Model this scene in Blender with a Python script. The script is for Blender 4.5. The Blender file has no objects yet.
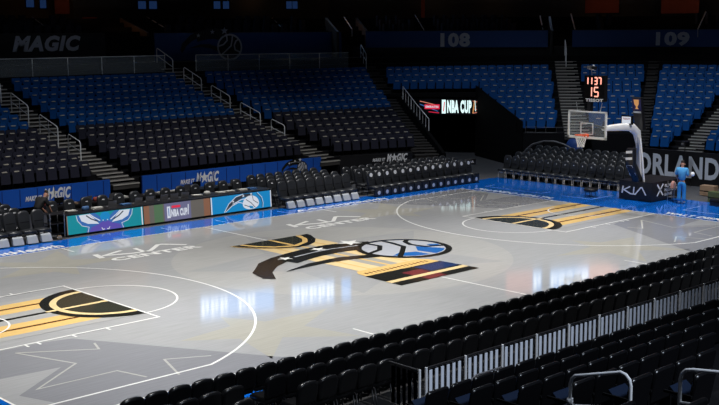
import bpy, math, random
from mathutils import Vector, Matrix
from mathutils.geometry import tessellate_polygon
random.seed(7)
FT = 0.3048
C = bpy.context.scene.collection
sc = bpy.context.scene
S, CO = math.sin, math.cos
def R(a): return math.radians(a)

# ---------------------------------------------------------------- camera
# all builder coordinates are feet, origin at the court centre, +X to the far basket, +Y to the table side
CAM = Vector((-77.896, -85.456, 23.485)); YAW, PIT, ROLL, FPX = 0.816152, -0.152175, -0.0056284, 1120.97
fw = Vector((CO(PIT)*CO(YAW), CO(PIT)*S(YAW), S(PIT)))
rt = fw.cross(Vector((0,0,1))).normalized(); up = rt.cross(fw)
rr = CO(ROLL)*rt + S(ROLL)*up; uu = -S(ROLL)*rt + CO(ROLL)*up
cd = bpy.data.cameras.new('camera'); cam = bpy.data.objects.new('camera', cd); C.objects.link(cam)
M = Matrix((rr, uu, -fw)).transposed().to_4x4(); M.translation = CAM*FT
cam.matrix_world = M; cd.sensor_width = 36; cd.lens = FPX*36/719; cd.clip_end = 500; cd.clip_start = .1
sc.camera = cam

# ---------------------------------------------------------------- light and exposure
sc.view_settings.view_transform = 'Standard'; sc.view_settings.look = 'None'
sc.view_settings.gamma = 1; sc.view_settings.use_curve_mapping = False
sc.view_settings.exposure = 0.0
w = bpy.data.worlds.new('world'); sc.world = w; w.use_nodes = True
w.node_tree.nodes['Background'].inputs[0].default_value = (.55, .7, 1, 1)
w.node_tree.nodes['Background'].inputs[1].default_value = .012
def spot(name, x, y, z, tx, ty, power, cone, blend=.6, col=(1,.98,.95), r=.6):
    l = bpy.data.lights.new(name, 'SPOT'); l.energy = power; l.spot_size = R(cone); l.spot_blend = blend
    l.color = col; l.shadow_soft_size = r
    o = bpy.data.objects.new(name, l); C.objects.link(o); o.location = Vector((x,y,z))*FT
    d = Vector((tx-x, ty-y, -z)); o.rotation_euler = d.to_track_quat('-Z','Y').to_euler(); return o
COURT_W = 16200
for x in (-40, -13, 13, 40):
    for y in (-26, 26):
        spot('court_or_fill_lamp', x, y, 88, x*1.0, y*(.42 if y>0 else .8), COURT_W*(1.25 if x<-20 else 1)*(1.15 if y<0 else .95), 46, .7)
for x in (-24, 6, 36):
    spot('court_or_fill_lamp', x*.9, -22, 90, x, 42, 11500, 37, 1., (1,.98,.96))
for tx, ty, p in ((20,75,3200),(-20,75,2200),(80,42,8000),(92,8,12000),(92,-20,7000)):
    spot('house_or_fill_lamp', tx*.35, ty*.35, 96, tx, ty, p, 46, 1., (.8,.88,1), 1.2)
spot('house_or_fill_lamp', -5, 20, 92, -20, -52, 4500, 50, 1., (.85,.9,1), 1.2)
spot('house_or_fill_lamp', 45, 20, 92, 5, -48, 6000, 50, 1., (.85,.9,1), 1.2)
spot('court_or_fill_lamp', 10, -70, 85, 54, -2, 17000, 24, 1.)  # added fill from the near side, whitens the hoop arm
spot('house_or_fill_lamp', -40, -100, 60, -33, -46, 13000, 40, 1., (.75,.85,1), 1.2)  # added fill behind the near bank, brightens pickets and handrails
spot('house_or_fill_lamp', 20, -100, 60, 20, -46, 15000, 40, 1., (.75,.85,1), 1.2)  # second added fill, for the right part of the fence

# ---------------------------------------------------------------- materials
MATS = {}
def mat(name, col, rough=.5, metal=0., emit=None, es=1., spec=.5, noise=0., nscale=6., bump=0., alpha=1., coat=0., trans=0.):
    if name in MATS: return MATS[name]
    m = bpy.data.materials.new(name); m.use_nodes = True; nt = m.node_tree
    b = nt.nodes['Principled BSDF']; MATS[name] = m
    c = (*col, 1)
    b.inputs['Base Color'].default_value = c; b.inputs['Roughness'].default_value = rough
    b.inputs['Metallic'].default_value = metal; b.inputs['Specular IOR Level'].default_value = spec
    b.inputs['Coat Weight'].default_value = coat; b.inputs['Alpha'].default_value = alpha
    b.inputs['Transmission Weight'].default_value = trans
    if emit: b.inputs['Emission Color'].default_value = (*emit,1); b.inputs['Emission Strength'].default_value = es
    if noise or bump:
        tc = nt.nodes.new('ShaderNodeTexCoord'); n = nt.nodes.new('ShaderNodeTexNoise'); n.inputs['Scale'].default_value = nscale
        n.inputs['Detail'].default_value = 4
        nt.links.new(tc.outputs['Object'], n.inputs['Vector'])
        if noise:
            mr = nt.nodes.new('ShaderNodeMapRange'); mr.inputs['To Min'].default_value = 1-noise; mr.inputs['To Max'].default_value = 1+noise
            nt.links.new(n.outputs['Fac'], mr.inputs['Value'])
            mx = nt.nodes.new('ShaderNodeVectorMath'); mx.operation = 'SCALE'; mx.inputs[0].default_value = col
            nt.links.new(mr.outputs['Result'], mx.inputs['Scale']); nt.links.new(mx.outputs['Vector'], b.inputs['Base Color'])
        if bump:
            bp = nt.nodes.new('ShaderNodeBump'); bp.inputs['Strength'].default_value = bump; bp.inputs['Distance'].default_value = .01
            nt.links.new(n.outputs['Fac'], bp.inputs['Height']); nt.links.new(bp.outputs['Normal'], b.inputs['Normal'])
    return m
def srgb(r, g, b): return tuple(((v/255)/12.92 if v/255 <= .04045 else ((v/255+.055)/1.055)**2.4) for v in (r,g,b))
def wood(name, col, rough=.06, streak=.07):
    """painted maple: strips run along the court; lacquered"""
    if name in MATS: return MATS[name]
    m = bpy.data.materials.new(name); m.use_nodes = True; nt = m.node_tree; b = nt.nodes['Principled BSDF']; MATS[name] = m
    tc = nt.nodes.new('ShaderNodeTexCoord'); mp = nt.nodes.new('ShaderNodeMapping'); mp.inputs['Scale'].default_value = (.9, 14, 1)
    n = nt.nodes.new('ShaderNodeTexNoise'); n.inputs['Scale'].default_value = 1.2; n.inputs['Detail'].default_value = 3
    nt.links.new(tc.outputs['Object'], mp.inputs['Vector']); nt.links.new(mp.outputs['Vector'], n.inputs['Vector'])
    mr = nt.nodes.new('ShaderNodeMapRange'); mr.inputs['From Min'].default_value=.3; mr.inputs['From Max'].default_value=.7
    mr.inputs['To Min'].default_value = 1-streak; mr.inputs['To Max'].default_value = 1+streak
    nt.links.new(n.outputs['Fac'], mr.inputs['Value'])
    mx = nt.nodes.new('ShaderNodeVectorMath'); mx.operation = 'SCALE'; mx.inputs[0].default_value = col
    nt.links.new(mr.outputs['Result'], mx.inputs['Scale']); nt.links.new(mx.outputs['Vector'], b.inputs['Base Color'])
    b.inputs['Roughness'].default_value = rough; b.inputs['Specular IOR Level'].default_value = .5
    return m
m_court = wood('court_grey', (.355,.36,.365)); m_dark = wood('court_dark_grey', (.245,.25,.27))
m_light = wood('court_pale_grey', (.395,.395,.385)); m_cream = wood('court_cream', (.39,.38,.335))
m_line = wood('court_white_line', (.86,.86,.84), .08, .01); m_gold = wood('court_gold', (.74,.50,.19)); m_goldl = wood('court_pale_gold', (.78,.60,.32))
m_brown = wood('court_brown', (.16,.06,.02)); m_blk = wood('court_black', (.018,.018,.016)); m_blk2 = wood('court_charcoal', (.035,.037,.028))
m_apron = wood('apron_blue', (.003,.11,.50), .1, .04); m_mblue = wood('court_royal_blue', (.02,.13,.42)); m_silver = wood('court_silver', (.45,.47,.52))
m_faint = wood('court_faint_line', (.46,.46,.43)); m_teal = wood('court_teal', (.0,.16,.15)); m_red = wood('court_red', (.16,.03,.035)); m_nblock = wood('court_deep_navy', (.02,.04,.12))
m_apl = wood('apron_line', (.35,.5,.85), .2)
m_floor = mat('arena_concrete', (.07,.072,.08), .6, noise=.2, nscale=1.5)
m_blackfloor = mat('black_floor', (.008,.008,.009), .9)
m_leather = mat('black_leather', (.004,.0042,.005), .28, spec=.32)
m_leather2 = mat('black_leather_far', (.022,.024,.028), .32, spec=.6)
m_emblem = mat('white_print', (.75,.77,.8), .5); m_chrome = mat('satin_metal', (.55,.55,.56), .35, .9)
m_beige = mat('beige_frame', (.45,.42,.38), .45); m_towel = mat('grey_white_vinyl', (.38,.41,.45), .5)
m_tread_unlit = mat('unlit_tread', (.025,.024,.023), .85)  # stair concrete with the lack of light put into its colour
m_seatblk = mat('dark_plastic', (.004,.004,.005), .3, spec=.6); m_seatblu = mat('blue_plastic', (.002,.065,.25), .6, spec=.15)
m_navyp = mat('navy_plastic', (.004,.012,.035), .4)
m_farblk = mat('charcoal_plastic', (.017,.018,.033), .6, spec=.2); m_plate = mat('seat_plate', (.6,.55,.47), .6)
m_riser = mat('dark_riser', (.0045,.0045,.006), .9, noise=.3, spec=.2); m_tread = mat('stair_concrete', (.05,.047,.045), .8)
m_nose = mat('stair_nosing', (.42,.40,.37), .6); m_rail = mat('galvanised_rail', (.85,.86,.88), .5)
m_black = mat('matte_black', (.004,.004,.0045), .9, spec=.1); m_blackg = mat('satin_black', (.012,.012,.014), .35)
m_pad = mat('blue_wall_padding', (.012,.10,.52), .4, noise=.06, nscale=2); m_seam = mat('blue_seam', (.004,.03,.2), .6)
m_white = mat('white_lettering', (.82,.83,.85), .5); m_letter = mat('grey_lettering', (.58,.63,.72), .6)
m_fascia = mat('navy_fascia', (.006,.06,.26), .5, noise=.1); m_fasciab = mat('dark_fascia', (.008,.009,.012), .5)
m_brownw = mat('brown_wall', (.06,.036,.022), .7, noise=.2, nscale=1); m_orange = mat('orange_glow_paint', (.28,.05,.02), .7, noise=.3, nscale=1.5)  # the orange stands for warm light in the concourse openings
m_glass = mat('clear_glass', (.75,.85,.9), .05, alpha=.12); m_wpaint = mat('white_enamel', (.88,.88,.88), .4)
m_rim = mat('orange_rim', (.75,.10,.02), .4); m_net = mat('net_cord', (.8,.8,.78), .8)
m_skin = mat('skin', (.50,.26,.18), .5); m_hair = mat('dark_hair', (.02,.013,.01), .6); m_shirtb = mat('black_cloth', (.01,.01,.012), .8)
m_sky = mat('sky_blue_cloth', (.06,.30,.62), .8); m_pantb = mat('bright_blue_cloth', (.02,.22,.55), .8); m_shoe = mat('white_shoe', (.6,.6,.6), .6)
def glow(name, c, s=1.): return mat(name, (.01,.01,.01), .4, emit=c, es=s)
g_teal = glow('screen_teal', srgb(22,150,165), .75); g_purple = glow('screen_purple', srgb(60,115,190), .75)
g_violet = glow('screen_violet', srgb(100,85,185), .75); g_white = glow('screen_white', (.8,.85,.95), .75)
g_blue = glow('screen_blue', srgb(20,140,205), .8); g_tan = glow('screen_tan', srgb(110,105,98), .75); g_green = glow('screen_green', srgb(90,125,90), .7)
g_rust = glow('screen_rust', srgb(150,105,80), .7); g_dk = glow('screen_dark', srgb(50,60,75), .7); g_lilac = glow('screen_lilac', srgb(115,115,150), .75)
g_red = glow('screen_red', srgb(215,40,70), 1.); g_nba = glow('screen_bright', (.75,1,1), 1.1); g_navy = glow('screen_navy', srgb(20,20,70), .6)
g_digit = glow('red_digits', (1,.38,.28), 1.6); g_mon = glow('monitor_blue', srgb(45,80,140), .2); g_amber = glow('amber_digit', (1,.6,.2), .9)
g_rib = glow('ribbon_cyan', srgb(60,145,220), 2.2); g_ribw = glow('ribbon_white', (.9,.97,1), 2.4); g_ribr = glow('ribbon_rose', srgb(230,140,120), .8)
g_ribd = glow('ribbon_dim', srgb(70,80,120), .5); g_warm = glow('warm_lamp', (1,.55,.25), .6); g_gold = glow('screen_gold', srgb(210,150,90), .8)

# ---------------------------------------------------------------- mesh builder
class MB:
    def __init__(s): s.v=[]; s.f=[]; s.mi=[]; s.ms=[]; s.sm=[]
    def m(s, mt):
        if mt not in s.ms: s.ms.append(mt)
        return s.ms.index(mt)
    def face(s, pts, mt, smooth=False):
        n=len(s.v); s.v += [tuple(p) for p in pts]; s.f.append(tuple(range(n,n+len(pts)))); s.mi.append(s.m(mt)); s.sm.append(smooth)
    def grid(s, rows, mt, smooth=True, closed=False):
        n=len(s.v); W=len(rows[0]); k=s.m(mt)
        for r in rows: s.v += [tuple(p) for p in r]
        for i in range(len(rows)-1):
            for j in range(W if closed else W-1):
                a=n+i*W+j; b=n+i*W+(j+1)%W
                s.f.append((a,b,b+W,a+W)); s.mi.append(k); s.sm.append(smooth)
    def hexa(s, p, mt):   # p: 8 points, bottom 4 then top 4
        n=len(s.v); s.v += [tuple(q) for q in p]; k=s.m(mt)
        for f in ((3,2,1,0),(4,5,6,7),(0,1,5,4),(1,2,6,5),(2,3,7,6),(3,0,4,7)):
            s.f.append(tuple(n+i for i in f)); s.mi.append(k); s.sm.append(False)
    def box(s, x0,x1,y0,y1,z0,z1, mt):
        s.hexa([(x0,y0,z0),(x1,y0,z0),(x1,y1,z0),(x0,y1,z0),(x0,y0,z1),(x1,y0,z1),(x1,y1,z1),(x0,y1,z1)], mt)
    def bar(s, a, b, w, h, mt):   # box beam from a to b
        a=Vector(a); b=Vector(b); d=(b-a).normalized(); u=Vector((0,0,1)) if abs(d.z)<.9 else Vector((1,0,0))
        x=d.cross(u).normalized()*w/2; y=x.cross(d).normalized()*h/2
        s.hexa([a-x-y,a+x-y,a+x+y,a-x+y,b-x-y,b+x-y,b+x+y,b-x+y], mt)
    def tube(s, pts, r, mt, seg=8, closed=False):
        pts=[Vector(p) for p in pts]; rows=[]; N=len(pts); ref=None
        for i,p in enumerate(pts):
            if closed: t=(pts[(i+1)%N]-pts[i-1])
            else: t=(pts[min(i+1,N-1)]-pts[max(i-1,0)])
            t.normalize()
            if ref is None: ref=Vector((0,0,1)) if abs(t.z)<.9 else Vector((1,0,0))
            x=t.cross(ref).normalized(); y=x.cross(t).normalized(); ref=y
            rad=r[i] if isinstance(r,(list,tuple)) else r
            rows.append([p+x*rad*CO(2*math.pi*k/seg)+y*rad*S(2*math.pi*k/seg) for k in range(seg)])
        if closed: rows.append(rows[0])
        s.grid(rows, mt, True, True)
        if not closed:
            s.face(rows[0], mt); s.face(rows[-1][::-1], mt)
    def lathe(s, prof, c, mt, seg=16):   # prof: (r,z)
        s.grid([[ (c[0]+r*CO(2*math.pi*k/seg), c[1]+r*S(2*math.pi*k/seg), c[2]+z) for k in range(seg)] for r,z in prof], mt, True, True)
    def poly(s, pts2, fn, mt, dz=0):   # flat polygon through fn(u,v,depth)
        tri=tessellate_polygon([[Vector((p[0],p[1],0)) for p in pts2]])
        n=len(s.v); s.v += [tuple(fn(p[0],p[1],dz)) for p in pts2]; k=s.m(mt)
        for t in tri:
            a,b,c=[pts2[i] for i in t]
            if (b[0]-a[0])*(c[1]-a[1])-(b[1]-a[1])*(c[0]-a[0])<0: t=(t[0],t[2],t[1])
            s.f.append(tuple(n+i for i in t)); s.mi.append(k); s.sm.append(False)
    def line(s, pts2, wd, fn, mt, dz=0, closed=False):
        P=[Vector(p).to_2d() if len(p)>2 else Vector(p) for p in pts2]; N=len(P); L=[];Rr=[]
        for i in range(N):
            a=P[i-1] if (i>0 or closed) else P[i]; b=P[(i+1)%N] if (i<N-1 or closed) else P[i]
            d0=(P[i]-a); d1=(b-P[i])
            if d0.length<1e-9: d0=d1
            if d1.length<1e-9: d1=d0
            d0=d0.normalized(); d1=d1.normalized(); t=(d0+d1)
            t = t.normalized() if t.length>1e-6 else d0
            nn=Vector((-t.y,t.x)); k=1/max(.4,nn.dot(Vector((-d0.y,d0.x)))); wi=(wd[i] if isinstance(wd,list) else wd)/2
            L.append(P[i]+nn*wi*k); Rr.append(P[i]-nn*wi*k)
        rng=range(N if closed else N-1)
        for i in rng:
            j=(i+1)%N
            s.face([fn(Rr[i].x,Rr[i].y,dz),fn(Rr[j].x,Rr[j].y,dz),fn(L[j].x,L[j].y,dz),fn(L[i].x,L[i].y,dz)], mt)
    def text(s, txt, u0, v0, u1, v1, fn, mt, dz=0, bold=.03, shear=0., fit=True):
        vs,fs=text_mesh(txt,bold,shear); xs=[v[0] for v in vs]; ys=[v[1] for v in vs]
        ax,bx,ay,by=min(xs),max(xs),min(ys),max(ys); n=len(s.v); k=s.m(mt)
        for x,y in vs: s.v.append(tuple(fn(u0+(x-ax)/(bx-ax)*(u1-u0), v0+(y-ay)/(by-ay)*(v1-v0), dz)))
        for f in fs: s.f.append(tuple(n+i for i in f)); s.mi.append(k); s.sm.append(False)
    def mesh(s, name):
        me=bpy.data.meshes.new(name); me.from_pydata([(x*FT,y*FT,z*FT) for x,y,z in s.v],[],s.f)
        for m_ in s.ms: me.materials.append(m_)
        me.polygons.foreach_set('material_index', s.mi); me.polygons.foreach_set('use_smooth', s.sm); me.update(); return me
    def build(s, name, parent=None, loc=None, label=None):
        o=bpy.data.objects.new(name, s.mesh(name)); C.objects.link(o)
        if parent: o.parent=parent
        if loc: o.location=Vector(loc)*FT
        if label: o['label']=label
        return o
_tm={}
def text_mesh(txt,bold,shear):
    k=(txt,bold,shear)
    if k in _tm: return _tm[k]
    cu=bpy.data.curves.new('t','FONT'); cu.body=txt; cu.offset=bold; cu.shear=shear; cu.resolution_u=3; cu.space_character=1.0+bold*2
    o=bpy.data.objects.new('t',cu); C.objects.link(o); dg=bpy.context.evaluated_depsgraph_get(); dg.update()
    me=bpy.data.meshes.new_from_object(o.evaluated_get(dg))
    vs=[(v.co.x,v.co.y) for v in me.vertices]; fs=[tuple(p.vertices) for p in me.polygons]
    fs=[f if sum((vs[f[i]][0]-vs[f[0]][0])*(vs[f[i+1]][1]-vs[f[0]][1])-(vs[f[i+1]][0]-vs[f[0]][0])*(vs[f[i]][1]-vs[f[0]][1]) for i in range(1,len(f)-1))>0 else f[::-1] for f in fs]
    bpy.data.objects.remove(o); bpy.data.meshes.remove(me); _tm[k]=(vs,fs); return _tm[k]
def tag(o,label,cat,group=None,kind=None):
    o['label']=label; o['category']=cat
    if group: o['group']=group
    if kind: o['kind']=kind
    return o
def struct(o,label=None):
    o['kind']='structure'
    if label: o['label']=label
    return o
def empty(name,loc=(0,0,0),rz=0):
    o=bpy.data.objects.new(name,None); C.objects.link(o); o.location=Vector(loc)*FT; o.rotation_euler=(0,0,rz); o.empty_display_size=.1; return o
def dup(root,loc,rz=0):
    r=root.copy(); C.objects.link(r); r.location=Vector(loc)*FT; r.rotation_euler=(0,0,rz)
    for ch in list(root.children):
        c=ch.copy(); C.objects.link(c); c.parent=r
        for g in list(ch.children):
            d=g.copy(); C.objects.link(d); d.parent=c
    return r
ORD=['','first','second','third','fourth','fifth','sixth','seventh','eighth','ninth','tenth','eleventh','twelfth','thirteenth','fourteenth','fifteenth','sixteenth','seventeenth','eighteenth','nineteenth']
def nth(n):
    if n<20: return ORD[n]
    t={2:'twent',3:'thirt',4:'fort',5:'fift'}[n//10]
    return t+'ieth' if n%10==0 else t+'y-'+ORD[n%10]
def arc(cx,cy,r,a0,a1,n=48): return [(cx+r*CO(R(a0+(a1-a0)*i/n)), cy+r*S(R(a0+(a1-a0)*i/n))) for i in range(n+1)]
def seen(x,y,z,mx=6):
    d=Vector((x,y,z))-CAM; q=d.dot(fw)
    if q<=1: return None
    px=359.5+FPX*d.dot(rr)/q; py=202.5-FPX*d.dot(uu)/q
    return (px,py,q) if -mx<px<719+mx and -mx<py<405+mx else None

def magic_ball(mb, fn, cx, cy, r, dz, line, hi, fill, tail, star, k=.001, ry=None, flip=1):
    """streaking ball emblem: ball with seams, a comet tail sweeping back, stars"""
    ry=ry or r
    E=lambda a,s=1.: (cx+flip*r*s*CO(R(a)), cy+ry*s*S(R(a)))
    def T(u,v): return (cx+flip*r*u, cy+ry*v)
    top=[(-3.86,-.2),(-3.72,.3),(-3.45,.55),(-3.1,.9),(-2.6,1.14),(-2.1,1.28),(-1.5,1.39),(-.9,1.4),(-.35,1.25),(.0,1.05)]
    bot=[(-.6,.5),(-1.2,.62),(-1.73,.6),(-2.3,.48),(-2.52,.40),(-2.58,.66),(-3.0,.44),(-3.4,.1),(-3.72,-.4)]
    mb.poly([T(*p) for p in top+bot], fn, tail, dz)
    mb.line([T(*p) for p in [(-2.2,.88),(-1.6,.98),(-1.1,.99),(-.4,.86)]], .05*r, fn, hi, dz+2*k)
    mb.poly([T(*p) for p in [(-.9,.0),(-1.6,.25),(-2.4,.22),(-3.2,-.05),(-2.2,.02),(-1.5,-.08),(-.95,-.3)]], fn, tail, dz)
    mb.poly([E(a) for a in range(0,360,8)], fn, line, dz+2*k)
    mb.poly([E(a,.87) for a in range(0,360,8)], fn, hi, dz+3*k)
    for pts in ([E(-150,.85),E(-120,.85),E(-95,.85),T(-.1,-.45),T(-.45,-.3)], [E(-85,.85),E(-62,.85),E(-45,.85),T(.3,-.05),T(-.0,-.4)],
                [E(-30,.85),E(-12,.85),T(.62,-.05),T(.55,-.3)]):
        mb.poly(pts, fn, fill, dz+4*k)
    mb.line([E(-25,.9),T(.42,-.2),T(.36,.15),T(.5,.45),E(40,.9)], .11*r, fn, line, dz+5*k)
    mb.line([E(-140,.9),T(-.35,-.3),T(.1,.1),T(.2,.55),E(75,.9)], .11*r, fn, line, dz+5*k)
    mb.line([E(175,.9),T(-.5,.2),T(-.2,.5),E(105,.9)], .11*r, fn, line, dz+5*k)
    for u,v,q in ((-2.45,.88,.17),(-1.35,1.14,.19),(-.4,1.22,.3)):
        pts=[]
        for i in range(10):
            a=R(90+36*i); rad=q*(1 if i%2==0 else .42); pts.append(T(u+rad*CO(a), v+rad*S(a)))
        mb.poly(pts, fn, star, dz+6*k)

# ================================================================ STRUCTURE
H=lambda u,v,d: (u,v,d)
b=MB(); b.face([(-260,-200,-.06),(260,-200,-.06),(260,200,-.06),(-260,200,-.06)], m_floor); struct(b.build('floor'),'dark concrete arena floor around the court')
b=MB(); b.box(-70,70,-48,-29.5,-.04,.03,m_blackfloor); struct(b.build('floor_dark_sheet'),'black sheet added to keep the floor under the near seats dark')  # added black sheet, paints the unlit floor among the near seats dark
# court -----------------------------------------------------------------
c=MB(); Z=.04; k=.006
c.box(-60,60.5,-29.5,29.6,-.05,Z,m_apron); c.face([(-47,-25,Z+k),(47,-25,Z+k),(47,25,Z+k),(-47,25,Z+k)], m_court)
def star(cx,cy,r,rot,inner=.42):
    return [(cx+(r if i%2==0 else r*inner)*CO(R(rot+36*i)), cy+(r if i%2==0 else r*inner)*S(R(rot+36*i))) for i in range(10)]
def clip(pts,x0=-47,x1=47,y0=-25,y1=25):
    def cut(P,ax,v,sg):
        out=[]
        for i in range(len(P)):
            a=P[i-1]; q=P[i]; ia=sg*(a[ax]-v)<=0; iq=sg*(q[ax]-v)<=0
            if ia!=iq:
                t=(v-a[ax])/(q[ax]-a[ax]); out.append((a[0]+t*(q[0]-a[0]), a[1]+t*(q[1]-a[1])))
            if iq: out.append(q)
        return out
    for ax,v,sg in ((0,x0,-1),(0,x1,1),(1,y0,-1),(1,y1,1)):
        P=pts; pts=cut(P,ax,v,sg)
    return pts
for s in (-1,1):   # darker corner fields by the ends
    c.poly([(s*a,b_) for a,b_ in [(47,-25),(47,-8.2),(38.7,-8.3),(36.5,-8.8),(27.5,-25)]][::s], H, m_dark, Z+2*k)
    c.poly([(s*a,b_) for a,b_ in [(47,25),(47,8.2),(38.7,8.3),(36.5,8.8),(27.5,25)]][::-s], H, m_dark, Z+2*k)
    for t in (-1,1):
        c.poly([(s*a,t*b_) for a,b_ in [(47,14.5),(40.8,15.1),(45.9,18.9),(44.9,21.8),(47,22.5)]][::s*t], H, m_court, Z+3*k)
        for P in ([(41.5,9.5),(39.6,15),(44.4,18.5),(38.4,18.6),(37.7,21.3)],[(41.5,9.5),(36.5,12.9),(35.9,11.2)],[(35.8,22.4),(34.5,18.6),(31.5,20.2)]):
            c.line([(s*a,t*b_) for a,b_ in P], .18, H, m_faint, Z+4*k)
for s,t in ((-1,-1),(1,1),(-1,1),(1,-1)):
    c.poly(clip([(s*a,t*b_) for a,b_ in [(30.9,15.3),(25.5,14.5),(24.3,11.5),(22.6,15.3),(16,15.6),(21.2,18.6),(20,24),(24.6,20),(28.8,23.9),(27.2,18)]][::s*t]), H, m_cream, Z+2*k)
c.poly(arc(0,0,17.8,0,354,59), H, m_light, Z+2*k)
c.poly(star(0,0,17,90,.5), H, m_court, Z+3*k)
LW=.2
c.line([(0,-25),(0,25)], LW, H, m_line, Z+4*k); 
for P in ([(-47,-25),(47,-25)],[(-47,25),(47,25)],[(-47,-25),(-47,25)],[(47,-25),(47,25)]): c.line(P,.17,H,m_line,Z+4*k)
for s in (-1,1):
    X=lambda a: s*a
    a0=math.degrees(math.asin(22/23.75))
    c.line([(X(47),-22),(X(33),-22)]+[(X(41.75-23.75*CO(R(a))),23.75*S(R(a))) for a in [(-a0+i*2*a0/64) for i in range(65)]]+[(X(33),22),(X(47),22)], LW, H, m_line, Z+5*k)
    c.line([(X(47),-8),(X(28),-8),(X(28),8),(X(47),8)], LW, H, m_line, Z+7*k)
    c.line([(X(28-6*CO(R(a))),6*S(R(a))) for a in range(-90,91,5)], .18, H, m_line, Z+5*k)
    c.line([(X(41.75-4*CO(R(a))),4*S(R(a))) for a in range(-90,91,6)], .17, H, m_line, Z+9*k)
    for x in (40,39,36,33,): 
        for t in (-1,1): c.line([(X(x),t*8),(X(x),t*8.7)], .18, H, m_line, Z+5*k)
    for t in (-1,1): c.line([(X(19),t*25),(X(19),t*22)], .18, H, m_line, Z+5*k)
    # the trophy painted in the lane
    c.poly([(X(28.1),-6),(X(47),-6),(X(47),6),(X(28.1),6)][::-s], H, m_light, Z+5*k)
    for (y0,y1,mt) in ((1.7,4.9,m_gold),(-4.9,-1.7,m_gold),(3.1,3.5,m_brown),(-3.5,-3.1,m_brown),(-.25,.25,m_blk)):
        c.poly([(X(31.5),y0),(X(47),y0),(X(47),y1),(X(31.5),y1)][::-s], H, mt, Z+(6*k if mt is m_gold else 7*k))
    bowl=[(28.1+5.7*CO(R(q)),6.1*S(R(q))) for q in range(90,-91,-6)]
    c.poly([(X(a),b_) for a,b_ in bowl][::s], H, m_blk, Z+8*k)
    c.line([(X(28.15+4.6*CO(R(q))),4.7*S(R(q))) for q in range(90,-91,-6)], .6, H, m_goldl, Z+9*k)
    c.poly([(X(28.15+4.3*CO(R(q))),4.4*S(R(q))) for q in range(90,-91,-6)][::s], H, m_blk2, Z+10*k)
    c.poly([(X(28.15),-.25),(X(34),-.2),(X(34),.2),(X(28.15),.25)][::-s], H, m_goldl, Z+11*k)
# trophy painted at the centre, its axis across the court
T=lambda x,y,d: (x,y,d)
c.poly([(-3.7,12),(4.9,12),(4.6,-7),(-3.6,-7)][::-1], H, m_light, Z+5*k)
for x0,x1,mt in ((-3.9,-1.0,m_goldl),(1.6,4.6,m_goldl),(-2.6,-2.3,m_gold),(2.8,3.1,m_gold),(.1,.5,m_gold),(-1.0,1.6,m_cream)):
    c.poly([(x0,-7),(x1,-7),(x1,11),(x0,11)], H, mt, Z+(6*k if mt is not m_gold else 7*k))
c.poly([(-5.4,12.5),(-5.0,11.4),(-3.9,9.5),(-2.4,7.9),(-.6,7.0),(1.2,7.0),(3,7.9),(4.5,9.5),(5.6,11.6),(5.8,12.5)], H, m_blk, Z+8*k)
c.line([(-3.9,12.4),(-3.2,10.4),(-2,8.8),(.2,7.9),(2.3,8.8),(3.6,10.4),(4.3,12.4)], .6, H, m_gold, Z+9*k)
c.poly([(-3.4,12.4),(-2.9,10.7),(-1.8,9.3),(.2,8.4),(2.1,9.3),(3.3,10.7),(3.8,12.4)], H, m_blk2, Z+10*k)
c.poly([(-.15,8.4),(.35,8.4),(.35,12.4),(-.15,12.4)], H, m_gold, Z+11*k)
c.line([(-5.3,12.4),(-4.9,11.4),(-3.8,9.5),(-2.3,7.8),(-.5,6.9)], .2, H, m_gold, Z+11*k)
c.poly([(-4.9,-7.6),(-4.3,-6.7),(4.6,-6.7),(5.2,-7.6),(5.3,-8.9),(-5.1,-8.9)], H, m_gold, Z+8*k)
for i in range(16): c.poly([(-4.3+i*.56,-8.3),(-4.05+i*.56,-8.3),(-4.05+i*.56,-7.7),(-4.3+i*.56,-7.7)], H, m_brown, Z+9*k)
c.poly([(-5.2,-8.9),(-5.4,-14.0),(5.6,-14.0),(5.4,-8.9)], H, m_blk, Z+8*k)
c.poly([(-5.4,-11.9),(5.5,-11.9),(5.5,-12.7),(-5.4,-12.7)][::-1], H, m_goldl, Z+9*k)
c.poly([(1.2,-11.6),(5.4,-11.6),(5.4,-9.2),(1.2,-9.2)], H, m_nblock, Z+9*k)
c.poly([(-1.6,-13.9),(1.0,-13.9),(1.0,-12.8),(-1.6,-12.8)], H, m_red, Z+9*k)
c.poly([(-1.6,-11.8),(1.0,-11.8),(1.0,-10.2),(-1.6,-10.2)], H, m_red, Z+9*k)
# streaking ball over it
magic_ball(c, H, 7.5, -1.6, 5.25, Z+12*k, m_blk, m_silver, m_mblue, m_blk, m_line, k)
# writing on the floor
def kia(mb,fn,u0,v0,u1,v1,mt,dz,wd):
    U=lambda a: u0+(u1-u0)*a
    V=lambda a: v0+(v1-v0)*a
    mb.line([(U(0),V(0)),(U(.04),V(1))], wd, fn, mt, dz)
    mb.line([(U(.34),V(1)),(U(.06),V(.45)),(U(.12),V(.40)),(U(.36),V(0)),(U(.48),V(0)),(U(.50),V(1))], wd*.8, fn, mt, dz)
    mb.line([(U(.49),V(.0)),(U(.56),V(0)),(U(.78),V(1)),(U(.83),V(1)),(U(1),V(0))], wd*.8, fn, mt, dz)
for u0 in (-18.6, 8.0):
    kia(c,H,u0,17.0,u0+10.6,19.2,m_line,Z+5*k,.62)
    c.text('CENTER', u0+.2, 14.6, u0+11.2, 16.2, H, m_line, Z+5*k, .04)
c.text('AdventHealth', -31, 25.5, -18.2, 27.2, H, m_line, Z+4*k, .035)
c.text('AdventHealth', 15.5, 25.6, 32, 26.8, H, m_line, Z+4*k, .035)
E_=lambda u,v,d: (v,-u,d)
c.text('ORLANDO HEALTH', -23.5, 47.8, -9.5, 49.2, E_, m_line, Z+4*k, .05)
c.text('WALT DISNEY WORLD', 8.6, 47.8, 24, 49.2, E_, m_line, Z+4*k, .05)
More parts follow.
